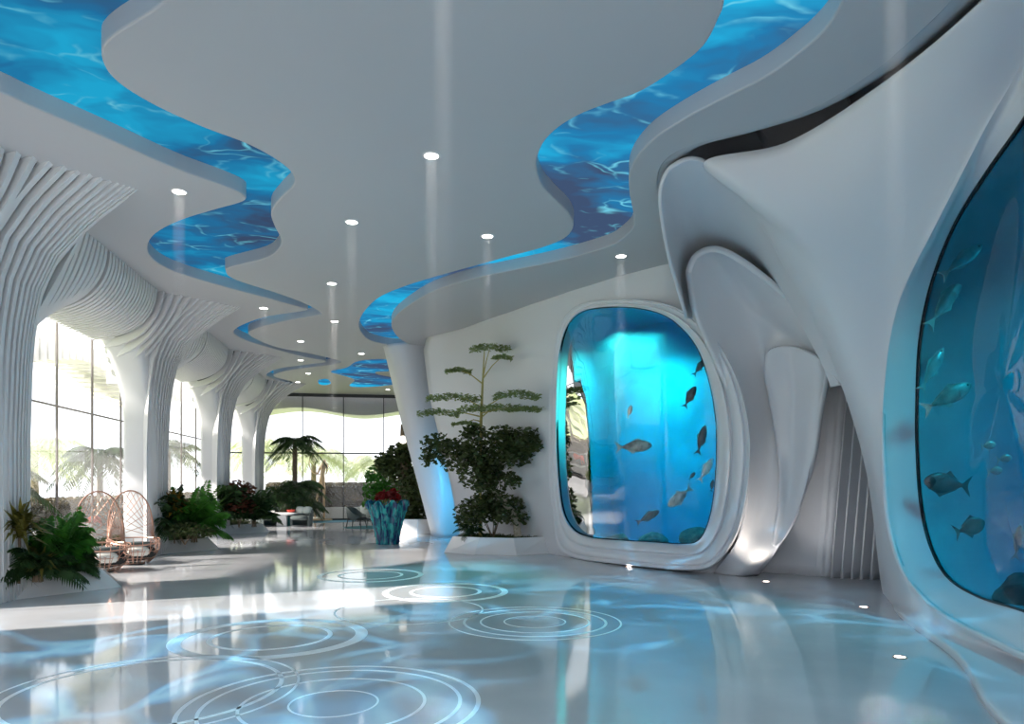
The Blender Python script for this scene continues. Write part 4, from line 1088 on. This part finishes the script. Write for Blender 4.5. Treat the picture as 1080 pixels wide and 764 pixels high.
# golden stilt figure sculpture
p = F(342, 549.0)
t = thing('sculpture', 'golden sculpture of a figure on very long thin legs', 'sculpture', (p.x, p.y, 0.008))
K = 33.0 / FPX * 1.0
def sp(px, py, y=0): return Vector(((px - 341) * K, y, max((549 - py) * K, 0.04)))
def skin(name, verts, edges, radii, m, parent, sub=2):
    me = bpy.data.meshes.new(name); me.from_pydata([tuple(v) for v in verts], edges, []); me.update()
    o = bpy.data.objects.new(name, me); COL.objects.link(o); o.parent = parent; me.materials.append(m)
    o.modifiers.new('skin', 'SKIN').use_smooth_shade = True
    if not me.skin_vertices: me.skin_vertices.new()
    for sv, r in zip(me.skin_vertices[0].data, radii): sv.radius = (r, r)
    me.skin_vertices[0].data[0].use_root = True
    s = o.modifiers.new('sub', 'SUBSURF'); s.levels = s.render_levels = sub
    return o
vs = [sp(338.5,505), sp(336,512,.05), sp(333.5,525,.1), sp(332,538,.12), sp(331,547,.12), sp(341,515,-.05), sp(341,530,-.1), sp(341,547,-.1), sp(339.5,498), sp(340,491), sp(341,487), sp(342,484.5), sp(344,490), sp(344,496), sp(342.5,501), sp(337,493,.05), sp(334,500,.08), sp(331,497,.1)]
es = [(0,1),(1,2),(2,3),(3,4),(0,5),(5,6),(6,7),(0,8),(8,9),(9,10),(10,11),(9,12),(12,13),(13,14),(9,15),(15,16),(16,17)]
rd = [.12,.07,.05,.04,.05,.07,.05,.05,.11,.13,.05,.085,.05,.04,.03,.05,.04,.03]
skin('figure', vs, es, rd, M['gold'], t)
b = MB(); b.tube([Vector(((334 - 341) * K + .38 * cos(a), .1, (549 - 489) * K + .5 * sin(a))) for a in [2 * pi * i / 28 * .8 + 1 for i in range(29)]], .022, 6); b.build('hoop', M['gold'], t)
b = MB(); b.lathe([(.5, 0), (.5, .05), (.46, .06)], 28, (-.1, 0, 0)); b.build('base', M['gold'], t)

# lounge seats beyond the loop chairs, by the glass
def sofa(label, loc, rz, cush):
    t = thing('sofa', label, 'sofa', loc, rz, 'dark sofas outside the left glass')
    b = MB(); b.box((-.9, -.42, .08), (.9, .42, .40)); bevel(b.build('seat', M['grey_fabric'], t), .05)
    b = MB(); b.box((-.9, .26, .40), (.9, .46, .80)); bevel(b.build('backrest', M['grey_fabric'], t), .05)
    for sx in (-1, 1):
        b = MB(); b.box((sx * .9 - .09, -.42, .08), (sx * .9 + .09, .44, .58)); bevel(b.build('armrest', M['grey_fabric'], t), .04)
        for sy in (-1, 1):
            b = MB(); b.tube([(sx * .82, sy * .34, .1), (sx * .82, sy * .34, 0)], .025, 8); b.build('leg', M['dark'], t)
    for sx, mm in ((-.45, cush), (.45, M['pale_fabric'])):
        b = MB(); b.ell((sx, .18, .58), (.22, .09, .19), 14, 9, Matrix.Rotation(-.25, 3, 'X'), .7); b.build('cushion', mm, t, True)
    return t
x = F(92, 575); sofa('dark sofa with red cushion on the terrace behind the nearest loop chair', (x.x - .3, x.y, -.012), radians(100), M['red'])
x = F(124, 571.5); sofa('dark sofa with red cushion on the terrace left of the second column', (x.x - .2, x.y + .2, -.012), radians(60), M['red'])
x = F(70, 580); t = thing('coffee_table', 'white low round table on the terrace left of the sofas', 'table', (x.x - .4, x.y, -.012)); b = MB(); b.lathe([(.42, .42), (.45, .44), (.45, .48), (.43, .49)], 32); b.build('table_top', M['white'], t)
b = MB(); b.lathe([(.22, 0), (.22, .02), (.05, .05), (.05, .42)], 24); b.build('pedestal', M['white'], t)

# ================================================================== OUTSIDE
def hedge(label, lo, hi, n, m):
    t = thing('hedge', label, 'hedge', ((lo[0]+hi[0])/2, (lo[1]+hi[1])/2, 0)); c = Vector(t.location); b = MB()
    for i in range(n):
        p = Vector([random.uniform(lo[k], hi[k]) for k in range(3)])
        ax = random.choice((0, 1, 2, 2))
        p[ax] = (hi[ax] if random.random() < .6 or ax == 2 else lo[ax]) + random.uniform(-.08, .08)
        leaf(b, p - c, .16, .7)
    co = MB(); co.box([lo[k] - c[k] + .1 for k in range(3)], [hi[k] - c[k] - .1 for k in range(3)])
    b.build('leaves', m, t); co.build('branches', M['soil'], t)
hedge('clipped brown hedge outside the left glass', (-10.6, 12, -.05), (-9.8, 40, 1.15), 9000, M['leaf_hedge'])
hedge('clipped hedge outside the far glass', (-6, 36.2, -.05), (8, 37.2, 1.65), 6000, M['leaf_hedge'])
b = MB(); b.box((-7, 35.3, -.05), (8.5, 35.7, .55)); tag(b.build('garden_wall', M['white']), kind='structure')
t = thing('garden_canopy', 'pale wavy canopy edge outside the top of the far glass', 'canopy')
b = MB(); xs = [-7.4 + .25 * k for k in range(66)]
for k in range(65):
    h0, h1 = 5.05 + .16 * sin(xs[k] * 1.1), 5.05 + .16 * sin(xs[k+1] * 1.1)
    b.add([(xs[k],34.5,h0),(xs[k+1],34.5,h1),(xs[k+1],37.5,h1+.1),(xs[k],37.5,h0+.1),(xs[k],34.5,6.1),(xs[k+1],34.5,6.1),(xs[k+1],37.5,6.1),(xs[k],37.5,6.1)], [(0,3,2,1),(4,5,6,7),(0,1,5,4),(2,3,7,6)])
b.build('soffit', M['white'], t)
# pale canopy of the neighbouring wing outside the left glass
def ext_canopy(x0, x1, y0, y1, label):
    t = thing('garden_canopy', label, 'canopy')
    b = MB(); k = 0; y = y0
    while y < y1:
        h = 5.3 + .4 * sin(y * .55); b.box((x0, y, h), (x1, y + .36, 6.2)); y += .48
    b.build('slats', M['white'], t)
    for zz, xx in ((5.22, x0 + .4), (5.22, x0 + .9)):
        b = MB(); b.box((xx, y0, 4.84), (xx + .05, y1, 4.88)); b.build('light_strip', M['strip'], t)
ext_canopy(-11.3, -9.9, 10, 36, 'pale slatted canopy of the terrace outside the left glass')
palms = [(-13.5, 25, 2.6), (-16, 30, 3.3), (-14, 19.5, 2.4), (-17, 38, 3.5), (-4.5, 43, 3.4), (-1.0, 45, 3.0), (2.2, 42, 2.6), (-8.5, 47, 4.0)]
plb = ['pale garden palm straight outside between the first two columns', 'pale garden palm farther back beyond the left glass', 'pale garden palm outside near the first column', 'pale garden palm beyond the third column', 'pale garden palm outside the far glass behind the sculpture', 'pale garden palm in the middle of the far glass', 'pale garden palm outside the far glass nearest the leaning fin', 'tall pale garden palm beyond the far corner']
for (x, y, h), lb in zip(palms, plb):
    palm_tree('garden_palm', lb, (x, y, -.05), M['leaf_hazed'], h, 22, 2.7, 24, .75, .11, 'garden palms outside', 0, .16)
for (x, y, h, lb) in ((-8.6, 23.2, 2.6, 'dark slim palm outside peeking past the second column'), (-8.7, 30.2, 3.2, 'dark slim palm outside peeking past the third column'), (-8.7, 17.0, 1.9, 'dark slim palm outside left of the second column')):
    palm_tree('garden_palm', lb, (x, y, -.05), M['leaf_palm'], h, 18, 1.5, 22, .45, .07, 'dark palms against the glass', 0, .09)

# ================================================================== FISH
fish_body = [(0,.0,0),(.04,.16,.08),(.14,.34,.15),(.30,.48,.19),(.45,.48,.18),(.62,.36,.13),(.78,.18,.07),(.88,.09,.035),(.92,.08,.03)]
def make_fish(label, pos, length, heading, pitch, hgt, m, group):
    hgt *= .66
    t = thing('fish', label, 'fish', tuple(pos), 0, group); t.rotation_euler = (0, -pitch, heading)
    n = 16; v = []; f = []
    for s, h, wd in fish_body:
        for j in range(n):
            a = 2 * pi * j / n; v.append(((.5 - s) * length, wd * length * hgt * cos(a) * .9, h * length * hgt * sin(a)))
    k = len(fish_body)
    f = [(i*n+j, i*n+(j+1) % n, (i+1)*n+(j+1) % n, (i+1)*n+j) for i in range(k-1) for j in range(n)] + [tuple(range((k-1)*n, k*n))]
    body = fixn(obj('body', v, f, m, t, True))
    def fin(name, pts):
        b = MB(); th = .006 * length + .002
        q = [Vector((x * length, 0, z * length * hgt)) for x, z in pts]; kk = len(q)
        b.add([p + Vector((0, th, 0)) for p in q] + [p - Vector((0, th, 0)) for p in q], [tuple(range(kk)), tuple(reversed(range(kk, 2*kk)))] + [(i, kk + i, kk + (i+1) % kk, (i+1) % kk) for i in range(kk)])
        return b.build(name, m, t)
    fin('tail_fin', [(-.39, .07), (-.60, .50), (-.52, .10), (-.52, -.10), (-.60, -.50), (-.39, -.07)])
    fin('dorsal_fin', [(.22, .42), (.10, .66), (.02, .56), (-.26, .26), (-.30, .18), (.0, .42)])
    fin('anal_fin', [(.02, -.42), (-.08, -.62), (-.14, -.46), (-.30, -.20), (-.1, -.36)])
    for sy in (-1, 1):
        b = MB(); b.ell((.40 * length, sy * .10 * length * hgt, .08 * length * hgt), (.02 * length,) * 3, 8, 6); b.build('eye', M['black'], body, True)
    for sy in (-1, 1):
        b = MB(); p0 = Vector((.22 * length, sy * .15 * length * hgt, -.05 * length * hgt)); d = Vector((-.6, sy * .4, -.5)) * length * .26
        b.add([p0 + Vector((0, 0, .03 * length)), p0 - Vector((0, 0, .03 * length)), p0 + d], [(0, 1, 2)]); b.build('pectoral_fin', m, t)
    return t
M['fish_dark'] = noisy(mat('fish_dark', (.03, .035, .04), .35), (.02, .025, .03), (.10, .11, .12), 6)
M['fish_silver'] = noisy(mat('fish_silver', (.55, .6, .6), .25, metal=.2), (.45, .5, .48), (.75, .78, .74), 8)
M['fish_grey'] = noisy(mat('fish_grey', (.16, .2, .2), .35), (.10, .13, .13), (.40, .44, .42), 7)
def fishA(label, px, py, lpx, ang, m, hgt=.55, extra=.45, yaw=0.0):
    d = dA(px, py) + extra; p = P(px, py, d); L_ = lpx / FPX * d
    make_fish(label, p, L_, -YAW + yaw, radians(ang), hgt, M[m], 'fish in the rear aquarium')
fishA('pale trevally swimming in the centre of the rear aquarium', 670, 471, 36, 4, 'fish_grey', .55)
fishA('dark fish diving at the upper right of the rear aquarium', 728, 418, 24, 62, 'fish_dark')
fishA('small dark fish at the top right edge of the rear aquarium', 738, 387, 20, 55, 'fish_dark', .5)
fishA('dark slim fish beside the right edge of the rear aquarium', 740, 463, 30, 75, 'fish_dark', .45)
fishA('yellowish dark fish low at the right of the rear aquarium', 716, 525, 30, -140, 'fish_grey', .6)
fishA('small dark fish above the yellowish one', 730, 502, 10, 50, 'fish_dark')
fishA('pale fish above the dark pair at the lower right of the rear aquarium', 745, 495, 26, 60, 'fish_silver', .5)
fishA('dark fish near the bottom of the rear aquarium', 684, 545, 26, 28, 'fish_dark', .5)
fishA('small pale fish left of the bright centre', 664, 434, 14, 75, 'fish_silver', .5)
fishA('tiny dark fish at the right edge below the slim one', 751, 512, 12, 80, 'fish_dark', .5)
def fishB(label, px, py, lpx, ang, m, hgt=.55, d=9.5, yaw=0.0):
    d = interp([(966,10.1),(980,9.5),(1000,8.95),(1016,8.5),(1040,7.85),(1080,7.0)], px) + .55
    p = P(px, py, d); L_ = lpx / FPX * d
    make_fish(label, p, L_, -YAW + yaw, radians(ang), hgt, M[m], 'fish in the near aquarium')
fishB('silver fish swimming up at the upper left of the near aquarium', 1016, 274, 52, 38, 'fish_silver', .42, 10.4)
fishB('silver fish below the upper one near the glass edge', 998, 318, 58, 55, 'fish_silver', .40, 10.8)
fishB('pale fish at the left edge above the grey fish', 984, 388, 48, 62, 'fish_silver', .40, 11.2)
fishB('large grey trevally swimming up in the near aquarium', 1001, 418, 54, 28, 'fish_grey', .52, 11.0)
fishB('dark trevally with a forked tail in the near aquarium', 997, 510, 46, 173, 'fish_dark', .75, 10.8)
fishB('dark round fish low in the near aquarium', 1024, 556, 32, 20, 'fish_dark', .9, 8.4)
fishB('small pale fish at the lower right of the near aquarium', 1074, 570, 36, 80, 'fish_silver', .4, 9.0)
fishB('thin pale fish close to the left glass edge', 970, 478, 22, 70, 'fish_silver', .4, 11.3)
for i, (px, py, lb) in enumerate(((1043, 470, 'upper of the three small round pale fish'), (1060, 484, 'right of the three small round pale fish'), (1050, 497, 'lowest of the three small round pale fish'))):
    fishB(lb, px, py, 15, 10, 'fish_silver', .9, 9.6)

def rock(label, pos, r, group):
    t = MB(); random.seed(int(r * 1000)); bm = bmesh.new(); bmesh.ops.create_icosphere(bm, subdivisions=3, radius=1)
    off = [Vector((random.uniform(-1, 1), random.uniform(-1, 1), random.uniform(-1, 1))).normalized() for _ in range(14)]
    for v_ in bm.verts:
        n_ = v_.co.normalized(); k = 1.0
        for q in off: k -= .16 * max(0, n_.dot(q) - .55) * 2
        v_.co = Vector((n_.x * r * k, n_.y * r * k * .8, n_.z * r * k * .7))
    me = bpy.data.meshes.new('rock'); bm.to_mesh(me); bm.free(); me.materials.append(M['rock'])
    o = bpy.data.objects.new('rock', me); o.location = pos; COL.objects.link(o); tag(o, label, 'rock', group)
M['rock'] = noisy(mat('rock', (.3, .32, .3), .9), (.05, .065, .06), (.20, .20, .17), 5, 5, bump=.5)
for px, py, r, dd_, lb in ((612,562,.42,1.5,'dark rock in the lower left corner of the rear aquarium'), (650,572,.34,1.3,'small rock on the floor of the rear aquarium'), (690,575,.46,1.9,'rock under the low dark fish of the rear aquarium'), (735,568,.40,1.4,'rock in the lower right corner of the rear aquarium')):
    rock(lb, P(px, py, dA(px, min(py, 560)) + dd_), r, 'rocks in the rear aquarium')
for px, py, r, d_, lb in ((1035,600,.5,11.0,'broad pale rock below the round dark fish'), (1078,625,.45,9.0,'dark rock at the lower right of the near aquarium')):
    rock(lb, P(px, py, d_), r, 'rocks in the near aquarium')
